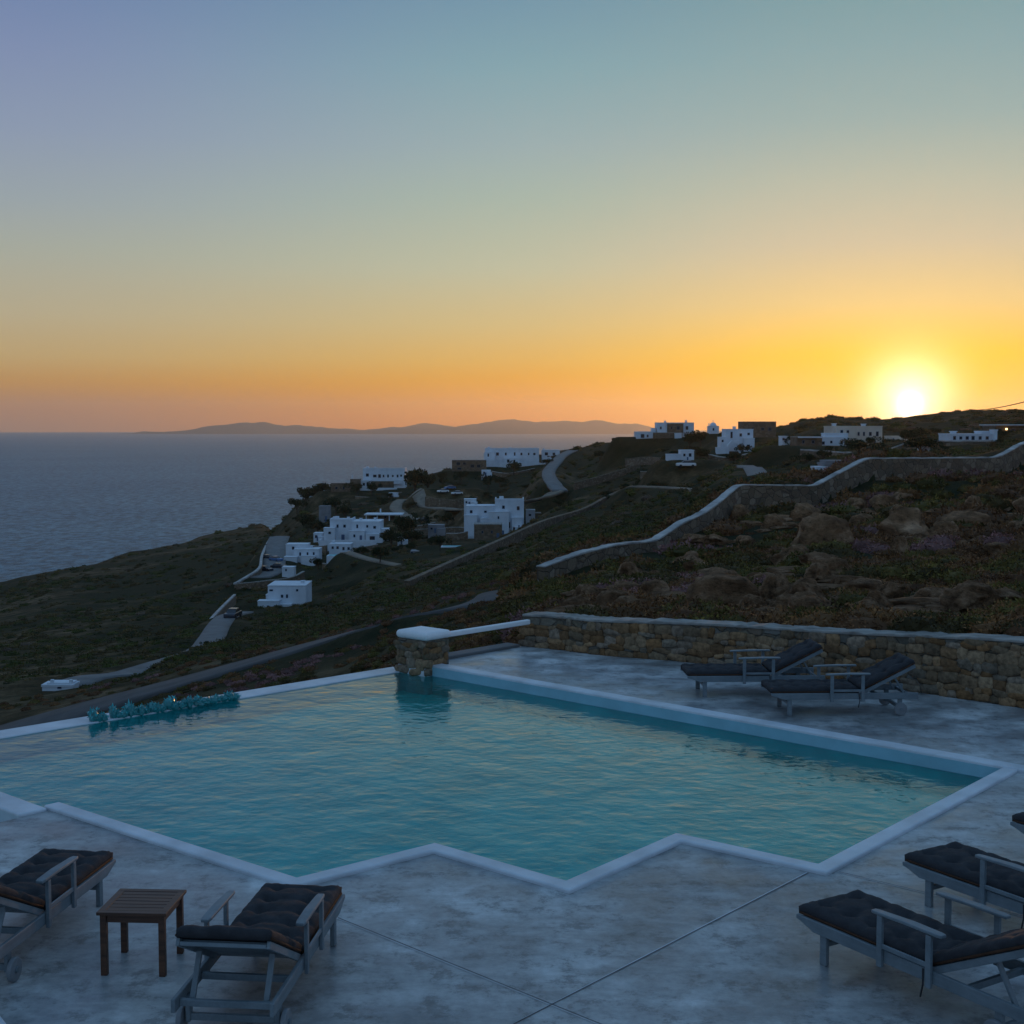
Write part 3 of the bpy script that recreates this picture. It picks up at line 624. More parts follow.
fieldwall('white kerb wall curving up beside the cars in the left car park', [(236,583,318),(250,575,325),(261,567,335),(263,556,365),(267,546,395),(272,537,418)], [3.4,2.5,1.4,1.2,1.2,1.2], 'whitecap', .5, .7, .4)
fieldwall('stone retaining wall under the left car park', [(236,583.5,317),(252,582,316),(270,580,316),(292,577,316),(305,571,320)], [2.6,3,3,2,1.2], 'cap', .6, .7, .2)
fieldwall('low grey wall across the olive terraces beside the small road junction', [(411,530,405),(432,528,400),(455,527,395),(470,528,390)], [3.4,3.6,3.6,3.2], 'cap', .7, .8, .2)
fieldwall('straight low wall topped with pale stone near the right edge under the ridge', [(800,449,205),(850,452,195),(880,451,190),(915,440.5,185),(960,440.5,185),(1016,440,185)], [.5,.5,.6,.9,.9,.9], 'whitecap', .4, .5, .2)
fieldwall('low terrace wall with a row of dark openings on the hillside under the ridge houses', [(640,471,360),(665,472,355),(692,474,350),(720,476,340)], [1.2,1.2,1.2,1.2], 'cap', .5, .6, .2)

# ---------------------------------------------------------------- houses
def house(name, label, cat, px, py, Y, blocks, wins=(), rz=0, chim=(), doors=(), extra=None, arches=()):
    s = Y/F; c = W(px, py, Y); h = empty(name, c, rz, label, cat)
    for (x0, x1, d0, d1, z0, z1, mt) in blocks:       # pixels of width, metres of depth, pixels of height
        zb = -5 if z0 <= 0 else z0*s
        w_ = MB().box(x0*s, x1*s, d0, d1, zb, z1*s-.18).build('wall', MT[mt], h)
        rf = MB().box(x0*s-.06, x1*s+.06, d0-.06, d1+.06, z1*s-.178, z1*s).build('roof', MT[mt if mt != 'brown' else 'cap'], h)
    for (x, z, w, hh, d) in wins:
        w *= random.uniform(.6, 1.15); hh *= random.uniform(.7, 1.15); x += random.uniform(-.7, .7)
        m_ = MB(); X0, X1, Z0, Z1 = (x-w/2)*s, (x+w/2)*s, (z-hh/2)*s, (z+hh/2)*s; t = .05
        m_.box(X0-t, X1+t, d-.05, d+.02, Z0-t, Z0); m_.box(X0-t, X1+t, d-.05, d+.02, Z1, Z1+t); m_.box(X0-t, X0, d-.05, d+.02, Z0, Z1); m_.box(X1, X1+t, d-.05, d+.02, Z0, Z1)
        f = m_.build('window', MT['frame'], h); MB().box(X0, X1, d-.02, d+.02, Z0, Z1).build('pane', MT['pane'], f)
    for (x, w, hh, d) in doors: MB().box((x-w/2)*s, (x+w/2)*s, d-.06, d+.02, 0, hh*s).build('door', MT['frame'], h, bevel=.02)
    for (x, y, z, hh) in chim: MB().box(x*s-.35, x*s+.35, y-.35, y+.35, z*s-.1, (z+hh)*s).box(x*s-.45, x*s+.45, y-.45, y+.45, (z+hh)*s, (z+hh)*s+.12).build('chimney', MT['white'], h)
    if name == 'villa' and (340 < Y < 460 or Y > 590):
        x0 = min(b_[0] for b_ in blocks)*s; x1 = max(b_[1] for b_ in blocks)*s; k_ = len(h.children)%3
        MB().box(x0-1, x0+(x1-x0)*(.45+.2*k_), -6.2, -5.9, -4, .8).box(x0-1, x0-.7, -5.9, -1, -4, .8).build('terrace_wall', MT['white'], h, bevel=.04)
        b_ = max(blocks, key=lambda q: q[5]); tt = b_[5]*s
        MB().box(b_[0]*s, b_[1]*s, b_[2], b_[2]+.3, tt+.002, tt+.45).box(b_[0]*s, b_[0]*s+.3, b_[2]+.3, b_[3], tt+.002, tt+.45).box(b_[1]*s-.3, b_[1]*s, b_[2]+.3, b_[3], tt+.002, tt+.45).build('parapet', MT['white'], h, bevel=.06)
        MB().box(b_[0]*s+1.2, b_[0]*s+2.4, b_[2]+2, b_[2]+3.2, tt, tt+1.0).build('roof_tank', MT['white'], h, bevel=.1)
    if extra: extra(h, s)
    return h
house('villa', 'small two storey white cube house alone on the slope above the driveway', 'house', 284, 612, 260,
 [(-16,22,0,8,0,27,'white'), (-24,-3,-2.5,0,0,13,'white'), (-3,9,-1.6,0,0,9,'white'), (-19,-16,1,6,0,17,'white')],
 [(-2,16,2.4,3.4,0),(3.4,16,2.4,3.4,0),(-12,22,5,1.4,0),(-13,7,2.4,3,-2.5),(14,22,2,1.6,0)], chim=[(16,4,27,2)], doors=[(-6,2.8,6.5,-2.5),(4,4,6.5,-1.6)])
house('villa', 'large white villa of stepped cubes in the middle of the left cluster', 'house', 352, 541, 400,
 [(-22,0,0,9,0,21,'white'), (0,29,-1,9,0,20,'white'), (-27,-16,-3,0,0,14,'white'), (15,32,-4,-1,0,8,'white'), (-2,14,-3,-1,0,11,'white'), (29,36,0,6,0,12,'white')],
 [(-15,15,2.4,3,0),(-8,15,2.4,3,0),(6,15,2.4,3,-1),(16,15,2.4,3,-1),(23,14,2.2,3,-1),(-21,9,2.4,2.4,-3),(4,6,2.4,3.4,-3),(22,4,5,4,-4)], chim=[(-19,4,21,2.4),(-5,4,21,2),(8,3,20,2),(22,4,20,2.2)], doors=[(10,2.4,6.5,-3),(-9,3.2,6.5,0)])
house('guest_house', 'low white guest house with small windows behind a turquoise plunge pool', 'house', 340, 554, 372,
 [(-11,11,0,6,0,10,'white')], [(-7,6.4,2,2.4,0),(-2,6.4,2,2.4,0),(3,5.5,2,3,0),(8,5.5,2,3,0)], chim=[(-8,3,10,2)])
def canopy(h, s):
    MB().box(-19*s, 19*s, -3, 6, 5.2*s, 6.4*s).build('roof', MT['white'], h, bevel=.1)
    MB().tube([(-4*s, 2, 6.4*s), (-4*s, 2, 11*s)], .25, 8).build('chimney', MT['white'], h)
    for x in (-17, -6, 6, 17): MB().tube([(x*s, -2.6, -1), (x*s, -2.6, 5.2*s)], .18, 6).build('post', MT['white'], h)
house('pavilion', 'open pavilion with a wide flat white roof behind the large stepped villa', 'pavilion', 384, 520, 450, [(-15,10,0,5,0,5,'brown')], [(-8,2.8,3,2.4,0),(2,2.8,3,2.4,0)], extra=canopy)
house('villa', 'white cubic villa with its tall block on the right, beside the diagonal field wall', 'house', 497, 537, 380,
 [(-2,27,0,9,0,37,'white'), (-31,-2,2,10,0,31,'white'), (-33,-20,0,2,0,22,'white'), (-8,12,-2,0,0,26,'white'), (15,25,-1.5,0,0,20,'white'), (18,27,-3.2,-1.5,4,11,'white'), (-17,-8,0,2,0,19,'white')],
 [(12,12,2,5.4,-0.0),(17,8,1.8,5,-1.5),(22,10,1.6,4,-1.5),(-26,25,2.2,2.4,2),(-12,25,2.4,2.4,2),(6,30,2.4,2.6,0),(21,29,3.2,4,0),(2,20,2,2.6,-2)], chim=[(4,4,37,2),(-22,6,31,2)], doors=[(6,2.4,7.2,-2)])
house('stone_wing', 'square brown stone building in front of the cubic villa beside the diagonal wall', 'building', 488, 541, 362, [(-14,14,0,6,0,17,'brown')], [(-6,9,2,3,0),(4,9,2,3,0)], doors=[(10,2.6,8,0)])
house('annex', 'small white and stone annex just right of the cubic villa', 'building', 533, 521, 392, [(-7,2,0,5,0,11,'white'),(2,8,0,5,0,8,'brown')], [(-3,6,2,2.4,0)], doors=[(5,2,5,0)])
house('villa', 'long white villa with many windows on the headland, left of the round dark tree', 'house', 384, 489, 600,
 [(-21,21,0,11,0,20,'white'), (-24,-12,-3,0,0,9,'white'), (-12,10,-1,0,0,8,'brown'),(10,18,-1,0,5,9,'white')],
 [(-17,14,3,2.6,0),(-9,13,3,3,0),(-5,13,3,3,0),(0,13,2,3,0),(4,13,2,3,0),(9,13,2,2.6,0),(13,13,2,2.6,0),(17,13.4,1.6,2,0),(-20,5,2,3.4,-3),(-16,5,2,3.4,-3),(-3,4,3,3,-1)], chim=[(-10,5,20,1.6)])
house('stone_house', 'low dark stone house on the headland, left of the long white villa', 'house', 342, 492, 590, [(-11,8,0,9,0,9,'brown'),(8,17,1,9,0,13,'brown')], [(-5,4,2,3,0),(2,4,2,3,0),(12,6,2,3,1)], chim=[(9,5,13,3)])
house('water_tank', 'plain grey cement tank block standing among trees on the headland slope', 'tank', 324, 522, 520, [(-5,5.5,0,5,0,16,'greyw')], [], doors=[(2,2.4,6,0)])
house('villa', 'long low white villa on the shoreline plateau left of the curving pale road', 'house', 512, 464, 650,
 [(-27,27,0,12,0,15,'white'), (-28,-17,-2,0,0,12,'white'), (30,48,3,10,0,14,'white'),(-8,8,-4,0,0,6,'white'),(-26,-16,-6,-3.4,0,4,'white')],
 [(-23,9,2,3.4,-2),(-14,10,2.4,3,0),(-6,10,2,3,0),(2,10,2,3,0),(10,10,2,2.6,0),(17,10,2,2.6,0),(23,10,2,2.6,0),(35,10,2.6,3,3),(42,10,2.6,3,3),(-4,3,2,3,-4),(3,3,2,3,-4)], chim=[(-2,5,15,1.5),(32,6,14,1.5)])
house('stone_house', 'brown stone house with a flat roof just left of the long low white villa', 'house', 469, 472, 630, [(-17,17,0,9,0,12,'brown')], [(-11,8.4,3.4,2.6,0),(-5,8.4,3.4,2.6,0),(3,6,3,2.6,0),(10,6,3,2.6,0),(-9,3.4,4,2.2,0)])
def steps(h, s):
    MB().box(-14*s, 4*s, -3.4, -3, 0, 5*s).build('terrace_wall', MT['brown'], h)
house('villa', 'white and brown villa on the ridge crest above the islands, left of the chapel', 'house', 668, 438, 480,
 [(-10,27,3,11,0,15.5,'white'), (0,16,2.2,3,5,14.6,'brown'), (-32,-15,0,8,-6,6.5,'white'), (-15,14,-1,3,0,5.5,'brown'), (-15,-11,4,8,0,10,'white'),(6,13,-2,-1,0,5,'white')],
 [(-6,10,2.4,3,3),(20,10,2.4,3,3),(-26,2,3,3,0),(-20,2,2,3,0),(4,10,2.4,3,2.2),(11,10,2.4,3,2.2)], chim=[(-1,6,15.5,1.6),(20,6,15.5,2)], extra=steps)
def dome(h, s):
    r_ = 3.6*s; pts = []; m_ = MB(); k = 14; vs = [(r_*math.cos(2*math.pi*j/k)*math.cos(e), 2.2+r_*math.sin(2*math.pi*j/k)*math.cos(e), 7*s+r_*math.sin(e)) for e in [i*math.pi/12 for i in range(6)] for j in range(k)]+[(0,2.2,7*s+r_)]
    fs = [(i*k+j, i*k+(j+1)%k, (i+1)*k+(j+1)%k, (i+1)*k+j) for i in range(5) for j in range(k)]+[(5*k+j, 5*k+(j+1)%k, 6*k) for j in range(k)]
    m_.add(vs, fs).build('dome', MT['white'], h, smooth=True)
    MB().box(-.06,.06,2.14,2.26,10.4*s,13.5*s).box(-.5,.5,2.14,2.26,12*s,12*s+.12).build('cross', MT['white'], h)
    MB().box(-5.4*s,-4.6*s,.1,.6,6*s,10*s).build('belfry', MT['white'], h)
house('chapel', 'tiny white domed chapel on the ridge between two villas', 'chapel', 714, 433, 450, [(-5,5,0,4.4,0,7,'white')], [(0,3.6,1.4,2.2,0)], extra=dome)
def arch(h, s):
    m_ = MB(); k = 10; x0, x1, d0, d1 = -8*s, 5*s, -4, -2.6
    cx, r_, zt = -1.5*s, 5*s, 11.5*s
    pts = [(x0,-1.5*s),(x0,7*s),(-4*s,zt),(x1,zt),(x1,-1.5*s),(cx+r_,-1.5*s)]+[(cx+r_*math.cos(i*math.pi/k), 3*s+r_*1.2*math.sin(i*math.pi/k)) for i in range(k+1)]+[(cx-r_,-1.5*s)]
    n_ = len(pts); m_.add([(x,d0,z) for x,z in pts]+[(x,d1,z) for x,z in pts], [tuple(range(n_)), tuple(range(2*n_-1,n_-1,-1))]+[(i,(i+1)%n_,(i+1)%n_+n_,i+n_) for i in range(n_)])
    o = m_.build('archway', MT['white'], h); b_ = bmesh.new(); b_.from_mesh(o.data); bmesh.ops.triangulate(b_, faces=[f for f in b_.faces if len(f.verts)>4], ngon_method='EAR_CLIP'); b_.to_mesh(o.data); b_.free()
house('villa', 'white villa with a big dark archway stepping down its left side on the ridge', 'house', 733, 452, 330,
 [(-7,20,0,7,0,23,'white'), (-12,-7,0,6,0,15,'white'), (-19,-8,-3.6,-2.2,0,5,'white'), (10,20,-2,0,0,14,'white')],
 [(-2,17,1.8,5.4,0),(8,17,2,3,0),(15,18,2,2.4,0),(14,6,2.4,3,-2),(-10,11,1.4,2,0)], chim=[(3,3,23,2)], extra=arch)
house('stone_house', 'square dark brown house on the skyline right of the arched white villa', 'house', 760, 438, 400, [(-17,16,0,9,0,16.5,'brown')], [(-8,9,2.6,3,0),(2,9,2.6,3,0),(10,9,2.6,3,0)])
house('cottage', 'little white cottage low on the hillside under the ridge crest', 'house', 687, 461, 300, [(-6,7,0,5,0,11,'white'),(-20,-6,1,3,0,7,'white')], [(-2,6,2,3,0),(3,6,2,3,0)], doors=[(0.6,1.6,4,0)])
house('villa', 'wide cream villa with a stepped white front directly left of the sun', 'house', 850, 448, 250,
 [(-14,35,2,10,0,22,'pink'), (-34,-3,-1,2,0,11,'white'), (-26,-3,-.6,2.4,0,15,'white'), (-12,6,.8,2,0,20,'pink')],
 [(-8,16,2,3.6,.8),(-1,16,2,3.6,.8),(11,14,2,4,2),(17,14,2,4,2),(23,14,2,4,2),(30,14,2.4,4,2),(-28,5,2,3,-1),(-20,6,2,3,-1),(-10,6,2.4,3.4,-1)], chim=[(-10,5,22,2),(20,5,22,1.6)], doors=[(27,3,7,2)])
house('stone_house', 'low brown house with a pale flat roof left of the cream villa', 'house', 809, 447, 245, [(-12,13,0,6,0,10.5,'brown'),(-11,12,-.6,0,9,10.3,'white')], [(-6,5,2.4,3,0),(4,5,2.4,3,0)])
house('villa', 'long low white house near the right edge under the ridge', 'house', 972, 442, 188, [(-22,22,0,5,0,8.4,'white'), (12,20,1,4,0,11,'white'), (20,22.6,-1,1,0,12.5,'white')], [(-17,4,2.4,3,0),(-11,4,2.4,3,0),(-5,4,2.4,3,0),(1,4,2.4,3,0),(8,4,2.4,3,0),(15,4,2.4,3,0)], chim=[(-12,3,8.4,1.6)])
def lamp(h, s): MB().box(-8*s-.16, -8*s+.16, -.75, -.55, 8*s, 8*s+.34).build('lamp', MT['lamp'], h)
house('house', 'brownish house with one glowing lamp at the far right edge of the ridge', 'house', 1013, 438, 255, [(-18,26,0,7,0,12.5,'brown'),(-19,27,-1,8,12.5,13.6,'white')], [(-13,7,2.4,3.4,0),(0,7,3,3.4,0),(8,7,3,3.4,0)], extra=lamp)
house('hut', 'grey vaulted hut behind the stepped white capped wall, below the cream villa', 'hut', 838, 474, 122,
 [(-13,15,0,3,0,11,'greyw'),(-28,-13,-.5,.8,0,3,'white'),(-22,-12,-.4,2,0,7.5,'white'),(-11,14,.3,2.7,11,13.5,'greyw')], [(3,6,2.6,4,0)], doors=[(-6,4,8,0)])
house('outhouse', 'tiny white outhouse behind the wall just below and right of the sun', 'hut', 926, 455, 170, [(-4,4,0,2,0,9,'white')], [(0,5,2,2.4,0)])
def turrets(h, s):
    for x in (-6, 13): MB().box(x*s-.13, x*s+.13, .2, .46, 5*s, 10*s).build('chimney', MT['white'], h, bevel=.03)
house('white_hut', 'low white roofed hut with two small chimneys beyond the left end of the pool', 'hut', 57, 690, 110, [(-15,16,0,1.6,0,5.5,'white'),(-10,14,.2,1.4,5,7,'white')], [(2,3,3,2,0)], extra=turrets)
house('terrace_house', 'low white house with curved terrace walls beside the left car park', 'house', 302, 561, 365, [(-8,17,0,6,0,12,'white'),(-17,-4,-2,1,0,5,'white'),(-18,4,3,8,0,16,'white'),(0,14,-1.6,0,0,6,'white')], [(-2,7,2,3,0),(5,7,2,3,0),(12,7,2,3,0),(-11,12,2.4,2.4,3)], chim=[(8,3,12,2)])
house('shed', 'small low white shed at the corner of the left car park', 'shed', 288, 573, 330, [(-6,6,0,3,0,6,'white')], [(-2,3,2,2,0)])
for lab, px, py, Y, w_, h_, mt in [('tiny white hut at the left foot of the ridge crest villa', 628, 444, 500, 7, 5, 'white'), ('low grey building with a flat roof left of the cubic villa', 436, 533, 388, 16, 8, 'greyw'),
 ('small white block behind the cubic villa, nearer the sea', 470, 506, 425, 12, 7, 'white'), ('low white block at the right end of the stepped villa', 402, 544, 378, 9, 7, 'white'), ('low white block at the left end of the stepped villa', 318, 541, 400, 9, 8, 'white'),
 ('small cream annex just right of the cream villa near the sun', 897, 444, 235, 11, 8, 'pink'), ('small white block on the ridge left of the low brown house', 786, 443, 300, 7, 7, 'white'), ('small white block in front of the long headland villa', 393, 499, 560, 9, 6, 'white'),
 ('small white block between the brown stone house and the long shore villa', 486, 476, 610, 9, 6, 'white'), ('small grey ruin on the valley slope left of the cubic villa', 415, 556, 340, 9, 5, 'greyw')]:
    house('outbuilding', lab, 'building', px, py, Y, [(-w_/2, w_/2, 0, 4.5, 0, h_, mt), (w_*.1, w_/2+1.5, -1.6, 0, 0, h_*.62, mt)], [(-w_*.28, h_*.55, 1.8, 2.4, 0)], doors=[(-w_*.05, 1.8, h_*.6, 0)])
# turquoise plunge pools (set in white surrounds)
for lab, px, py, Y, w_, d_ in [('turquoise plunge pool in front of the white guest house', 341, 556, 362, 6.5, 3.0), ('narrow turquoise pool below the stone wing of the cubic villa', 456, 547, 345, 6.8, 2.4)]:
    c_ = W(px, py, Y); pl_ = empty('plunge_pool', c_, 0, lab, 'swimming pool')
    MB().box(-w_/2-.4, w_/2+.4, -d_/2-.4, d_/2+.4, -4, .25).build('surround', MT['white'], pl_, bevel=.05); MB().box(-w_/2, w_/2, -d_/2, d_/2, -.2, .262).build('water', MT['teal'], pl_)

for lab, cm, pts, hs in [
 ('short white garden wall left of the large stepped villa', 'whitecap', [(308,545,392),(318,546,388),(326,545,385)], [1.5,1.5]),
 ('white garden wall running in front of the large stepped villa', 'whitecap', [(330,546,388),(352,548,384),(378,544,384)], [1.3,1.3]),
 ('brown terrace wall below the white guest house', 'cap', [(322,563,345),(345,566,340),(366,561,340)], [2.2,2.2]),
 ('stone terrace wall below the long headland villa', 'cap', [(355,496,575),(378,497,570),(402,492,575)], [2.5,2.5]),
 ('brown terrace wall on the slope between headland villa and stepped villa', None, [(338,507,540),(362,508,530),(388,503,530)], [2.2,2.2]),
 ('white terrace wall in front of the long low villa on the shore', 'whitecap', [(486,470,630),(508,473,620),(535,468,625)], [1.8,1.8]),
 ('brown terrace wall below the small car park', None, [(425,496,480),(450,499,475),(478,496,480)], [2.5,2.5]),
 ('white garden wall left of the cubic villa', 'whitecap', [(446,533,372),(458,533,370),(468,531,370)], [1.5,1.5]),
 ('pale wall beside the road junction under the pavilion', 'cap', [(398,524,430),(415,526,425),(436,522,430)], [1.4,1.4]),
 ('dry stone wall crossing the bare slope right of the curving pale road', None, [(575,482,400),(605,474,410),(640,463,420)], [1.2,1.2]),
 ('dry stone wall below the ridge villas, left of the cottage', None, [(625,458,400),(650,456,390),(676,460,370)], [1.3,1.3]),
 ('white garden wall under the arched villa on the ridge', 'whitecap', [(708,454,310),(726,457,305),(750,453,305)], [1.0,1.0]),
 ('brown terrace wall below the cream villa', 'cap', [(812,451,225),(845,455,215),(890,453,215)], [1.1,1.1]),
 ('dry stone wall along the lower valley slope above the asphalt road', None, [(300,618,190),(350,598,200),(400,585,210)], [1.0,1.0])]:
    fieldwall(lab, pts, hs, cm, .5, .6, .2)
# ---------------------------------------------------------------- cars
def car(paint):
    t = empty('parked_car'); m_ = MB(); pr = [(-2.1,.35),(-2.1,.8),(-1.95,.95),(-1.2,1.0),(1.95,.98),(2.1,.8),(2.1,.35)]
    vs = [(x,-.85,z) for x,z in pr]+[(x,.85,z) for x,z in pr]; n_ = len(pr)
    m_.add(vs, [tuple(range(n_)), tuple(range(2*n_-1,n_-1,-1))]+[(i,(i+1)%n_,(i+1)%n_+n_,i+n_) for i in range(n_)]).build('body', MT[paint], t, bevel=.06)
    g = [(-1.1,.99),(-.5,1.42),(1.1,1.45),(1.75,.97)]; n_ = 4; vs = [(x,-.72+.1*(z>1.2),z) for x,z in g]+[(x,.72-.1*(z>1.2),z) for x,z in g]
    MB().add(vs, [(0,1,2,3),(7,6,5,4)]+[(i,(i+1)%n_,(i+1)%n_+n_,i+n_) for i in range(n_)]).build('windows', MT['pane'], t, bevel=.03)
    MB().box(-.45, 1.05, -.6, .6, 1.44, 1.49).build('roof', MT[paint], t, bevel=.02)
    for x in (-1.35, 1.35):
        for s in (-1, 1): MB().tube([(x, s*.70, .32), (x, s*.88, .32)], .32, 16).build('wheel', MT['tyre'], t)
    return t
cars = {'carw': car('carw'), 'card': car('card'), 'carb': car('carb')}; used = set()
for k_, px, py, Y, rz, lab in [('carw',443,489,498,.5,'white car parked leftmost in the small car park between the headland villas'),('carb',450,488.6,500,.5,'blue car parked between two light cars in the small car park'),('carw',457,489.5,497,.6,'white car parked rightmost in the small car park between the headland villas'),
    ('card',424,520.5,438,1.1,'dark car alone on the pale parking bay right of the pavilion'),('card',268,556,368,1.5,'dark car parked highest against the curved white wall'),('carb',276,559,360,1.2,'blue car parked in the middle of the left car park'),
    ('card',265,566,342,1.4,'dark car parked lowest by the curved white wall'),('card',279,564,348,1.7,'dark car parked next to the low shed in the left car park'),('card',233,620,200,.3,'dark car standing at the top of the concrete driveway'),('carw',686,462.5,296,.1,'pale car beside the little cottage under the ridge')]:
    o = cars[k_] if k_ not in used else copy_tree(cars[k_]); used.add(k_); c_ = W(px, py, Y); o.location = (c_.x, c_.y, height(c_.x, c_.y)+.06); o.rotation_euler = (0,0,rz+(1.2 if px < 300 else 0)); tag(o, lab, 'car', 'cars parked by the villas')

# ---------------------------------------------------------------- trees
def tree_mesh(seed, n=1500, flat=.8, palm=False):
    r_ = np.random.default_rng(seed); V = []; T = []; col = []
    blobs = r_.normal(0, .42, (11, 3))*[1, 1, .55]; rad = r_.uniform(.28, .5, 11)
    for i in range(n):
        k = r_.integers(11); d = r_.normal(0, 1, 3); d /= np.linalg.norm(d); p = blobs[k]+d*rad[k]*r_.uniform(.6, 1.0); p[2] = p[2]*flat
        a = r_.normal(0, 1, 3); a /= np.linalg.norm(a); b_ = np.cross(a, r_.normal(0, 1, 3)); b_ /= np.linalg.norm(b_); s = r_.uniform(.05, .11)
        V += [p-a*s, p+a*s, p+b_*s*1.1]; g = r_.uniform(.55, 1.35); col += [(.030*g, .042*g, .018*g)]*3; T.append((3*i, 3*i+1, 3*i+2))
    return np.array(V), np.array(T), np.array(col)
def tree(seed, name='tree'):
    t = empty(name); V_, T_, c_ = tree_mesh(seed); V_ = V_*[1, 1, 1]+[0, 0, 1.25]
    npmesh('crown', V_, T_, MT['leaf'], c_, parent=t); m_ = MB(); m_.tube([(0,0,-.4), (.03,.02,.5), (0,.05,1.0)], [.09, .06, .04], 7)
    for k in range(4): a = k*1.6+seed; m_.tube([(.02,.02,.5), (.35*math.cos(a), .35*math.sin(a), 1.05)], [.04, .015], 5)
    m_.build('trunk', MT['bark'], t); return t
protos = [tree(s) for s in range(4)]; tu = 0
TREES = [(415,481,560,12,'large round dark tree right of the long headland villa'),(428,484,560,8,'dark tree just right of the big round one on the headland'),(404,533,385,12,'dark tree against the right end of the stepped villa'),
 (391,545,375,9,'dark bushy tree below the right end of the stepped villa'),(412,548,360,9,'dark tree beside the low grey wall'),(297,505,600,7,'leftmost tree at the edge of the headland over the sea'),(306,500,610,8,'second tree from the left on the headland edge'),
 (315,497,610,8,'third tree from the left on the headland edge'),(325,496,610,8,'fourth tree from the left on the headland edge'),(336,515,530,8,'dark tree right of the grey tank'),(308,522,500,8,'dark tree left of the grey tank'),(318,527,480,6,'low dark tree beneath the grey tank'),
 (345,518,500,7,'bushy tree behind the roof of the stepped villa'),(442,478,600,5,'small tree left of the brown stone house on the shore'),(488,480,560,6,'tree in front of the long low white villa, left side'),(514,466,620,6,'palm like tree in front of the long low white villa'),
 (500,480,560,5,'low tree in front of the long low white villa, centre'),(461,484,590,6,'dark tree below the brown stone house on the shore'),(700,434,430,7,'dark tree beside the tiny chapel'),(690,437,430,7,'dark tree right of the ridge crest villa'),
 (725,431,440,5,'dark tree behind the arched white villa'),(700,456,310,7,'dark tree right of the little cottage'),(668,460,330,8,'broad dark tree left of the little cottage'),(742,452,322,5,'shrubby tree in the shade of the dark archway'),
 (790,446,300,7,'olive tree left of the brown house with a pale roof'),(829,452,225,4,'bushy tree in front of the cream villa'),(870,450,225,5,'round bush tree under the cream villa, nearest the sun'),(905,448,200,5,'dark tree straight below the sun'),
 (1000,448,170,3,'dark tree at the right edge below the lamp lit house'),(945,449,170,3,'small tree left of the long low white house'),(470,500,450,6,'dark tree beside the curving valley road'),(447,512,430,6,'tree below the small car park'),
 (380,566,300,8,'dark tree alone on the lower valley slope'),(440,555,330,7,'dark tree left of the narrow turquoise pool'),(318,560,350,5,'dark tree right of the low terrace house'),(362,556,360,5,'dark tree right of the plunge pool'),(292,535,430,5,'dark tree above the left car park'),
 (206,650,148,3,'dark bush at the foot of the concrete driveway'),(357,492,580,6,'dark tree in front of the stone house on the headland'),(372,496,575,6,'dark tree under the small front block of the headland villa'),(600,452,540,5,'lone dark tree on the crest right of the pale road'),(625,445,540,5,'dark tree on the crest under the islands')]
for px, py, Y, r_, lab in TREES:
    i = tu % 4; o = protos[i] if tu < 4 else copy_tree(protos[i]); tu += 1
    c_ = W(px, py, Y); s = 1.35*r_*Y/F; o.location = (c_.x, c_.y, height(c_.x, c_.y)-.1*s); o.scale = (s, s, s); o.rotation_euler = (0,0,tu*1.3)
    tag(o, lab, 'tree', 'trees among the houses')

k = 0
while k < 70:
    px, py, Y = random.choice([(random.uniform(290,420), 0, random.uniform(340,620)), (random.uniform(430,560), 0, random.uniform(350,650)), (random.uniform(600,760), 0, random.uniform(280,480)), (random.uniform(780,1020), 0, random.uniform(170,320))])
    x = (px-512)/F*Y*1.0
    if height(x, Y) < -60 or heights(np.array([x]), np.array([Y]), BLOCK)[0] > .1: continue
    o = copy_tree(protos[k%4]); s = random.uniform(.9, 2.0); o.location = (x, Y, height(x, Y)-.3*s); o.scale = (s*1.2, s*1.2, s*.8); o.rotation_euler = (0,0,k*2.1); k += 1
    tag(o, 'small dark garden shrub on the slope between the houses', 'shrub', 'shrubs between the houses')
# ---------------------------------------------------------------- boulders
def hit(px, py, Ya=17, Yb=115):
    rx, rz = ray(px, py); Y = np.linspace(Ya, Yb, 900); z = heights(rx*Y, Y); k = np.where((z > HC+rz*Y) & (z > -2.3))[0]
    return (rx*Y[k[0]], Y[k[0]], z[k[0]]) if len(k) else None
def rock(seed):
    r_ = random.Random(seed); b = bmesh.new(); bmesh.ops.create_icosphere(b, subdivisions=4, radius=1)
    for _ in range(16):
        nn = Vector((r_.gauss(0,1), r_.gauss(0,1), r_.gauss(0,.8))).normalized(); d = r_.uniform(.5, .9)
        for v in b.verts:
            k = v.co.dot(nn)
            if k > d: v.co -= nn*(k-d)*.97
    for v in b.verts:
        n_ = v.co.normalized(); v.co += n_*(noise.fractal(v.co*1.7+Vector((seed*7,0,0)), .8, 2, 5)*.16-abs(noise.noise(v.co*3.5+Vector((0,seed*3,0))))*.10)
    me_ = bpy.data.meshes.new('boulder'); b.to_mesh(me_); b.free(); me_.materials.append(MT['rock'])
    me_.polygons.foreach_set('use_smooth', [True]*len(me_.polygons)); return me_
rocks = [rock(s) for s in range(8)]
def boulder(i, p, sx, sy, sz, lab, grp=None, tilt=0):
    o = bpy.data.objects.new('boulder', rocks[i%8]); C.objects.link(o); o.location = (p[0], p[1], p[2]+sz*.42); o.scale = (sx, sy, sz); o.rotation_euler = (random.uniform(-.15,.15), tilt, random.uniform(-.4,.4)+(math.pi if i%3 else 0))
    tag(o, lab, 'boulder', grp or 'boulders on the slope behind the terrace'); RP.append((p[0], p[1], sx*.8)); return o
RP = []
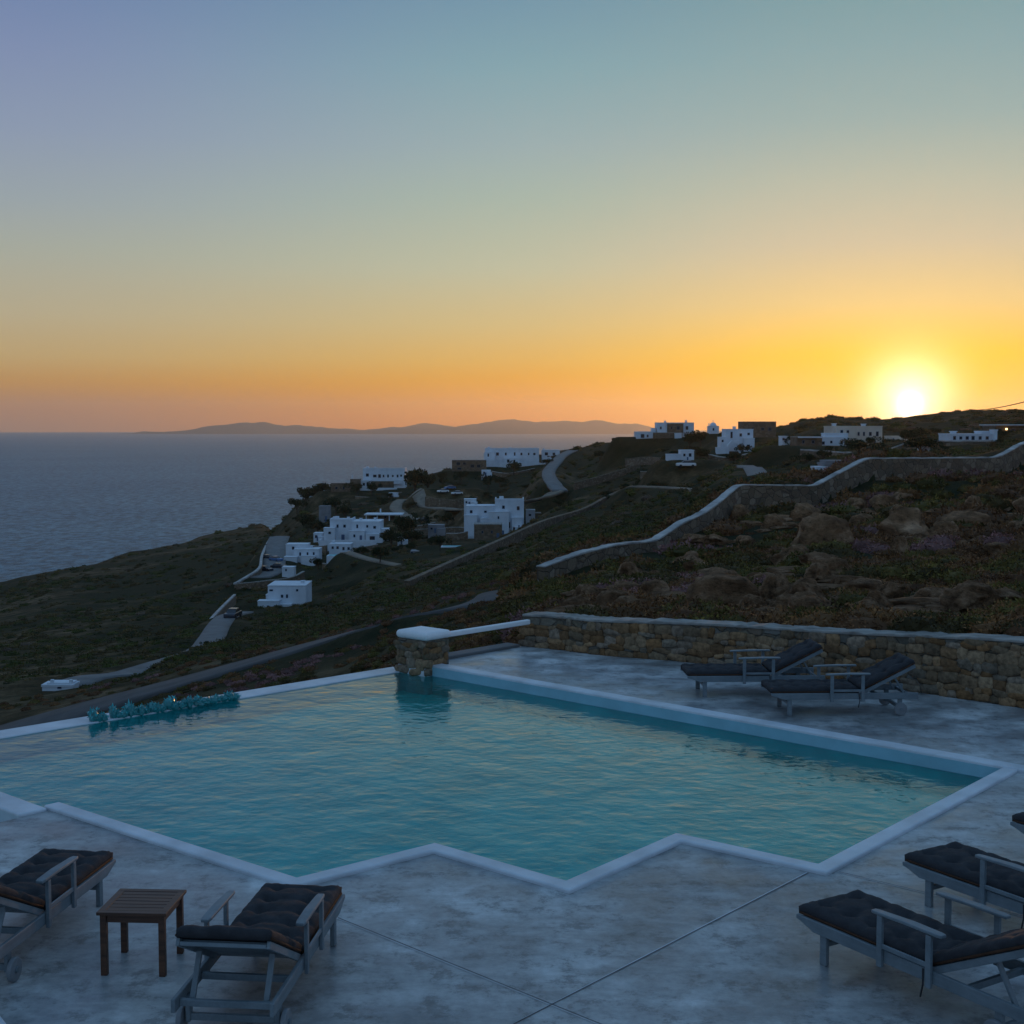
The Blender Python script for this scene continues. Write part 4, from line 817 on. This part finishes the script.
BIG = [(905,541,64,30,'big rounded boulder in the middle of the slope straight below the sun'),(817,549,60,32,'wide sloping slab of rock left of the big rounded boulder'),(882,511,29,15,'smooth pale boulder above the big rounded one, near the foot of the far wall'),
 (900,557,21,20,'upright pointed boulder just below the big rounded boulder'),(820,566,42,16,'flat tan rock below the wide sloping slab'),(835,590,14,14,'small pale block of rock low on the slope, left of a similar one'),(857,590,11,11,'small pale block of rock low on the slope, right of a similar one'),
 (970,612,48,15,'long low mossy boulder near the terrace wall on the right'),(804,520,38,15,'dark rock near the foot of the far wall, left of the slab'),(968,530,58,17,'long dark outcrop right of the big rounded boulder'),
 (719,612,80,34,'largest brown outcrop close behind the terrace wall, left half of the slope'),(777,603,38,28,'brown outcrop adjoining the largest one on its right'),(716,580,52,11,'flat rock ledge above the largest brown outcrop'),(789,561,26,16,'squat boulder above the brown outcrops'),
 (771,564,20,9,'small grey boulder left of the squat one'),(625,585,24,8,'low pale rock among lavender scrub near the left end of the slope'),(648,605,26,9,'low rock just behind the left part of the terrace wall'),(930,575,30,10,'flat rock on the slope between the pointed boulder and the right edge'),
 (1000,556,34,12,'grey rock near the right edge at mid slope'),(745,545,24,9,'low rock under the tall part of the far wall'),(560,612,22,7,'flat rock right behind the left end of the terrace wall')]
for i, (px, pb, w_, h_, lab) in enumerate(BIG):
    p = hit(px, pb)
    if p is None: continue
    s = p[1]/F; boulder(i, p, w_*s*.56, w_*s*.5, h_*s*.80, lab, tilt=random.uniform(-.12,.12))
k = 0
while k < 210:
    px = random.uniform(540, 1060); py = random.uniform(500, 622)
    p = hit(px, py)
    if p is None or p[1] > 90: continue
    wob = noise.noise((p[0]*.12, p[1]*.12, 5)); 
    if wob < -.1: continue
    r_ = random.uniform(.10, .42)*(1+p[1]/60); fl = random.random() < .4; boulder(k, p, r_*(1.7 if fl else 1), r_*random.uniform(.6,1), r_*(random.uniform(.22,.4) if fl else random.uniform(.4,.8)), 'small weathered rock lying in the scrub of the slope behind the terrace', 'small rocks scattered on the slope'); k += 1

# ---------------------------------------------------------------- scrub
def clump(seed, nl, leaf, subdiv=2, flat=.62):
    r_ = np.random.default_rng(seed); b = bmesh.new(); bmesh.ops.create_icosphere(b, subdivisions=subdiv, radius=1)
    for v in b.verts:
        v.co *= .82+.30*noise.fractal(v.co*1.8+Vector((seed*5,0,0)), .8, 2, 3); v.co.z *= flat
    b.verts.ensure_lookup_table(); V = [tuple(v.co) for v in b.verts if True]; T = [tuple(v.index for v in f.verts) for f in b.faces]; b.free()
    V = np.array(V); base = len(V); sh = [.55]*base; LV = []; LT = []
    d = r_.normal(0, 1, (nl, 3)); d[:, 2] = np.abs(d[:, 2])*.9; d /= np.linalg.norm(d, axis=1)[:, None]
    rr = np.array([.82+.30*noise.fractal(Vector(x)*1.8+Vector((seed*5,0,0)), .8, 2, 3) for x in d])
    p = d*(rr*r_.uniform(.9, 1.14, nl))[:, None]; p[:, 2] *= flat
    a = r_.normal(0, 1, (nl, 3))+d*1.2; a /= np.linalg.norm(a, axis=1)[:, None]; c = np.cross(a, r_.normal(0, 1, (nl, 3))); c /= np.linalg.norm(c, axis=1)[:, None]
    s = r_.uniform(.6, 1.3, nl)[:, None]*leaf
    LV = np.stack([p-c*s*.45, p+c*s*.45, p+a*s*1.5], 1).reshape(-1, 3); LT = np.arange(nl*3).reshape(-1, 3)+base
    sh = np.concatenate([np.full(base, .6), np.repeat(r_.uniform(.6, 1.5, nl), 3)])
    return np.concatenate([V, LV]), np.concatenate([np.array(T), LT]), sh
def scatter(name, templates, P, S, ROT, COL, label, cat):
    Vs, Ts, Cs = [], [], []; off = 0
    for t in range(len(templates)):
        V_, T_, sh = templates[t]; idx = np.arange(t, len(P), len(templates)); n_ = len(idx); v = len(V_)
        ca_, sa_ = np.cos(ROT[idx])[:, None], np.sin(ROT[idx])[:, None]
        X = (V_[None, :, 0]*ca_-V_[None, :, 1]*sa_)*S[idx, 0:1]+P[idx, 0:1]; Y = (V_[None, :, 0]*sa_+V_[None, :, 1]*ca_)*S[idx, 0:1]+P[idx, 1:2]; Z = V_[None, :, 2]*S[idx, 1:2]+P[idx, 2:3]
        Vs.append(np.stack([X, Y, Z], -1).reshape(-1, 3)); Ts.append((T_[None]+(np.arange(n_)*v)[:, None, None]).reshape(-1, 3)+off); off += n_*v
        Cs.append((COL[idx][:, None, :]*sh[None, :, None]).reshape(-1, 3))
    o = npmesh(name, np.concatenate(Vs), np.concatenate(Ts), MT['leaf'], np.concatenate(Cs)); return tag(o, label, cat, kind='stuff')
def sample(n, Ya, Yb, a0, a1):
    a = rng.uniform(a0, a1, n); Y = np.exp(rng.uniform(math.log(Ya), math.log(Yb), n)); X = a*Y; Z = heights(X, Y)
    ok = (Z > SEA+2.5) & (heights(X, Y, BLOCK) < .05); return X[ok], Y[ok], Z[ok]
PAL = np.array([(.046,.058,.022), (.036,.040,.022), (.085,.064,.040), (.055,.064,.026), (.070,.052,.038), (.11, .085, .125)])*np.array([2.1, 1.4, .9])
def colours(X, Y, lav):
    n_ = len(X); f = np.array([noise.fractal((x*.09, y*.09, 1), 1, 2, 3) for x, y in zip(X, Y)]); g = f+rng.normal(0, .35, n_)
    k = np.digitize(g, [-.55, -.25, 0, .25, .55]).clip(0, 4); c = PAL[k].copy()
    f2 = np.array([noise.noise((x*.11+40, y*.11, 7)) for x, y in zip(X, Y)]); m_ = (f2 > .26) & (rng.uniform(0, 1, n_) < lav); c[m_] = PAL[5]
    return c*rng.uniform(.75, 1.3, (n_, 1))
def m_orn(nt, b):
    a = N(nt, 'ShaderNodeAttribute', attribute_name='tint'); nt.links.new(a.outputs['Color'], b.inputs['Base Color']); b.inputs['Roughness'].default_value = .3
MT['orn'] = mat('turquoise ornament', m_orn); om = []
for s_ in range(5):
    V_, T_, sh = clump(s_+50, 46, .30, 2, 1.0); o = npmesh('pool_ornament', V_, T_, MT['orn'], np.array((.045, .34, .37))[None]*sh[:, None]); om.append(o.data); bpy.data.objects.remove(o)
for i in range(26):
    t = (i+.5+random.uniform(-.25, .25))/26; p = ORN[0]+ORN[1]*t; o = bpy.data.objects.new('pool_ornament', om[i%5]); C.objects.link(o)
    h = .125 if i in (0, 3, 6, 13) else random.uniform(.055, .095); w_ = random.uniform(.07, .105); o.location = (p.x-.02, p.y+random.uniform(-.04, .04), ZW+.02+h*.45); o.scale = (w_, w_*.8, h); o.rotation_euler = (0, 0, random.uniform(0, 6))
    tag(o, 'turquoise jagged ornament in the row along the infinity edge', 'ornament', 'turquoise ornaments along the pool edge')
# near slope
X, Y, Z = sample(5000, 18.2, 105, -.42, .46)
wy = np.interp(X, bx, by); ok = (Z > -20) & ~((X > -10.5) & (Y < wy+.75))
for rx_, ry_, rr_ in RP: ok &= (np.hypot(X-rx_, Y-ry_) > rr_*1.3)
DW, _ = poly_dist(FW, X, Y); ok &= DW > .7+.9*rng.uniform(0, 1, len(X))
X, Y, Z = X[ok], Y[ok], Z[ok]
r_ = rng.gamma(4, .085, len(X))*(1+Y/70)+.06; r_ = np.minimum(r_, .28+Y*.011); r_ = np.where(X < 0, np.minimum(r_, .38), r_)
near_t = [clump(s, 420, .085) for s in range(6)]; mid_t = [clump(s+10, 170, .13) for s in range(6)]; far_t = [clump(s+20, 90, .15, 2) for s in range(6)]
col = colours(X, Y, .7); nm = Y < 48
for m_, t_ in ((nm, near_t), (~nm, mid_t)):
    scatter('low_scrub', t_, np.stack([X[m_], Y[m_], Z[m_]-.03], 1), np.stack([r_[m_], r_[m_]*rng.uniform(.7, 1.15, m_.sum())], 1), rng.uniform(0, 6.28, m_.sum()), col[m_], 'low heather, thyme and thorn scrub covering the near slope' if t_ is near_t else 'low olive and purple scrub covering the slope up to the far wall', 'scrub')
# valley and headland
X, Y, Z = sample(15000, 98, 1150, -.45, .46); ok = np.ones(len(X), bool)
ff = np.array([noise.fractal((x*.012, y*.012, 9), 1, 2, 4) for x, y in zip(X, Y)]); ok = (ff > rng.uniform(-.9, .35, len(X))) & (poly_dist(FW, X, Y)[0] > 5); X, Y, Z = X[ok], Y[ok], Z[ok]
r_ = rng.gamma(3, .17, len(X))*(1+Y/420)+.2; r_ = np.minimum(r_, .35+Y*.0042); col = colours(X, Y, .15)*.8*np.array([.7, 1.0, .8])
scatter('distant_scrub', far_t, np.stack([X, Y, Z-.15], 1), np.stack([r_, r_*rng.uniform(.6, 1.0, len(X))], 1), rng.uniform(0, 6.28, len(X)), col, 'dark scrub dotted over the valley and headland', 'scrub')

# ---------------------------------------------------------------- cable over the ridge
pa, pb_ = W(972,410,470), W(1130,368,150)
pole0 = MB().tube([W(972,412,470)+Vector((0,0,-4)), W(972,410,470)+Vector((0,0,.3))], .12, 8).build('utility_pole', MT['bark']); tag(pole0, 'thin utility pole on the crest where the cable ends, right of the sun', 'utility pole')
cpts = [pa.lerp(pb_, t)+Vector((0, 0, -2.5*4*t*(1-t)*.5)) for t in [i/20 for i in range(21)]]
tag(MB().tube(cpts, .11, 5).build('overhead_cable', MT['cable']), 'overhead cable crossing the sky at the right edge above the ridge', 'cable')

# ---------------------------------------------------------------- sky, sun, haze
SUN_AZ = math.atan((908-512)/F/CP); SUN_EL = R(.88)
sd = Vector((math.sin(SUN_AZ)*math.cos(SUN_EL), math.cos(SUN_AZ)*math.cos(SUN_EL), math.sin(SUN_EL)))
w = bpy.data.worlds.new('World'); bpy.context.scene.world = w; w.use_nodes = True; nt = w.node_tree; bg = nt.nodes['Background']; L = nt.links
def s2l(c): return tuple((x/255/12.92 if x/255 <= .04045 else ((x/255+.055)/1.055)**2.4) for x in c)
def mth(op, a, b_=None, c_=None, clamp=False):
    n_ = N(nt, 'ShaderNodeMath', operation=op); n_.use_clamp = clamp
    for i, v in enumerate((a, b_, c_)):
        if v is None: continue
        if hasattr(v, 'is_output'): L.new(v, n_.inputs[i])
        else: n_.inputs[i].default_value = v
    return n_.outputs[0]
tcn = N(nt, 'ShaderNodeTexCoord'); nrm = N(nt, 'ShaderNodeVectorMath', operation='NORMALIZE'); L.new(tcn.outputs['Generated'], nrm.inputs[0])
sx = N(nt, 'ShaderNodeSeparateXYZ'); L.new(nrm.outputs[0], sx.inputs[0])
el = mth('MULTIPLY', mth('ARCSINE', sx.outputs[2]), 180/math.pi)
ef = mth('MULTIPLY_ADD', el, 1/62, 2/62, True)                          # -2 deg .. 60 deg
az = mth('ARCTAN2', sx.outputs[0], sx.outputs[1]); dz = mth('ABSOLUTE', mth('SUBTRACT', az, SUN_AZ)); dz = mth('MINIMUM', dz, mth('SUBTRACT', 2*math.pi, dz)); dz = mth('MULTIPLY', dz, 180/math.pi)
def eramp(st): return ramp(nt, ef, [((e+2)/62, s2l(c)) for e, c in st])
LEFT = [(-2,(120,105,105)),(0,(160,120,98)),(.8,(180,128,90)),(1.8,(194,146,82)),(2.8,(190,164,116)),(4.5,(180,170,142)),(7.1,(162,168,158)),(8.9,(150,162,168)),(11.6,(138,152,175)),(14.6,(126,141,174)),(17.6,(108,129,168)),(26,(88,114,160)),(45,(118,152,186)),(60,(116,150,184))]
MID = [(-2,(165,105,65)),(0,(222,128,36)),(.8,(232,146,36)),(1.8,(228,162,54)),(2.8,(216,176,98)),(4.2,(202,184,132)),(6.6,(180,186,162)),(9.5,(158,178,168)),(11.6,(146,170,174)),(14.6,(126,162,172)),(17.6,(110,146,166)),(26,(94,124,164)),(45,(118,152,186)),(60,(116,150,184))]
RIGHT = [(-2,(200,110,10)),(0,(244,160,0)),(1.2,(246,184,8)),(3,(240,196,70)),(5,(216,196,140)),(7.4,(188,186,164)),(10,(166,180,168)),(12.3,(142,170,170)),(15,(128,162,168)),(17.6,(114,152,160)),(26,(94,122,158)),(45,(118,152,186)),(60,(116,150,184))]
EAST = [(-2,(110,122,136)),(0,(136,150,166)),(6,(142,158,178)),(14,(134,156,184)),(26,(122,154,188)),(45,(118,152,186)),(60,(116,150,184))]
def srange(v, a, b_):
    m_ = N(nt, 'ShaderNodeMapRange', interpolation_type='SMOOTHSTEP'); m_.inputs[1].default_value = a; m_.inputs[2].default_value = b_; L.new(v, m_.inputs[0]); return m_.outputs[0]
c = mixc(nt, srange(dz, 2, 17), eramp(RIGHT), eramp(MID)); c = mixc(nt, srange(dz, 14, 38), c, eramp(LEFT)); c = mixc(nt, srange(dz, 40, 120), c, eramp(EAST))
dt = N(nt, 'ShaderNodeVectorMath', operation='DOT_PRODUCT'); L.new(nrm.outputs[0], dt.inputs[0]); dt.inputs[1].default_value = sd
ang = mth('MULTIPLY', mth('ARCCOSINE', mth('MINIMUM', dt.outputs['Value'], 1)), 180/math.pi)
def glow(amp, width, power, col):
    g = mth('MULTIPLY', mth('EXPONENT', mth('MULTIPLY', mth('POWER', mth('DIVIDE', ang, width), power), -1)), amp)
    v = N(nt, 'ShaderNodeVectorMath', operation='SCALE'); v.inputs[0].default_value = col; L.new(g, v.inputs['Scale']); return v.outputs[0]
def addv(a, b_): n_ = N(nt, 'ShaderNodeVectorMath', operation='ADD'); L.new(a, n_.inputs[0]); L.new(b_, n_.inputs[1]); return n_.outputs[0]
sky = addv(c, glow(.17, 3.8, 1.3, (1, .78, .15))); sky = addv(sky, glow(2.4, 1.25, 1.5, (1, .95, .8))); sky = addv(sky, glow(5, .42, 2.5, (1, .9, .6)))
ns = N(nt, 'ShaderNodeTexSky', sky_type='NISHITA'); ns.sun_disc = False; ns.sun_elevation = SUN_EL; ns.sun_rotation = SUN_AZ; ns.air_density = 1; ns.dust_density = 1
vs_ = N(nt, 'ShaderNodeVectorMath', operation='SCALE'); L.new(ns.outputs[0], vs_.inputs[0]); vs_.inputs['Scale'].default_value = .012
sky = addv(sky, vs_.outputs[0])
hs = N(nt, 'ShaderNodeHueSaturation'); hs.inputs['Saturation'].default_value = 1.07; L.new(sky, hs.inputs['Color']); L.new(hs.outputs[0], bg.inputs['Color']); bg.inputs['Strength'].default_value = 1
sl = bpy.data.lights.new('sun', 'SUN'); sl.energy = .9; sl.angle = R(.5); sl.color = (1, .50, .18); so = bpy.data.objects.new('sun', sl); C.objects.link(so)
LE = R(1.5); ld = Vector((math.sin(SUN_AZ)*math.cos(LE), math.cos(SUN_AZ)*math.cos(LE), math.sin(LE))); so.rotation_euler = ld.to_track_quat('Z', 'Y').to_euler()

HAZE = 3.8e-5
if HAZE:
    hm = bpy.data.materials.new('sea haze'); hm.use_nodes = True; hn = hm.node_tree; hn.nodes.remove(hn.nodes['Principled BSDF'])
    pv = hn.nodes.new('ShaderNodeVolumePrincipled'); pv.inputs['Color'].default_value = (1, .93, .84, 1); pv.inputs['Density'].default_value = HAZE; pv.inputs['Anisotropy'].default_value = .72
    hn.links.new(pv.outputs[0], hn.nodes['Material Output'].inputs['Volume'])
    tag(MB().box(-23500, 23500, -23500, 23500, -240, 420).build('haze', hm), kind='stuff')

cam = bpy.data.cameras.new('camera'); co = bpy.data.objects.new('camera', cam); C.objects.link(co); bpy.context.scene.camera = co
cam.sensor_width = 36; cam.lens = F/1024*36; cam.clip_start = .1; cam.clip_end = 80000; co.location = (0, 0, HC); co.rotation_euler = (R(90)-PITCH, 0, 0)
sc = bpy.context.scene; sc.view_settings.view_transform = 'Standard'; sc.view_settings.look = 'None'; sc.view_settings.exposure = 0; sc.view_settings.gamma = 1
sc.cycles.max_bounces = 6; sc.cycles.transparent_max_bounces = 12; sc.cycles.volume_bounces = 1; sc.cycles.use_denoising = True
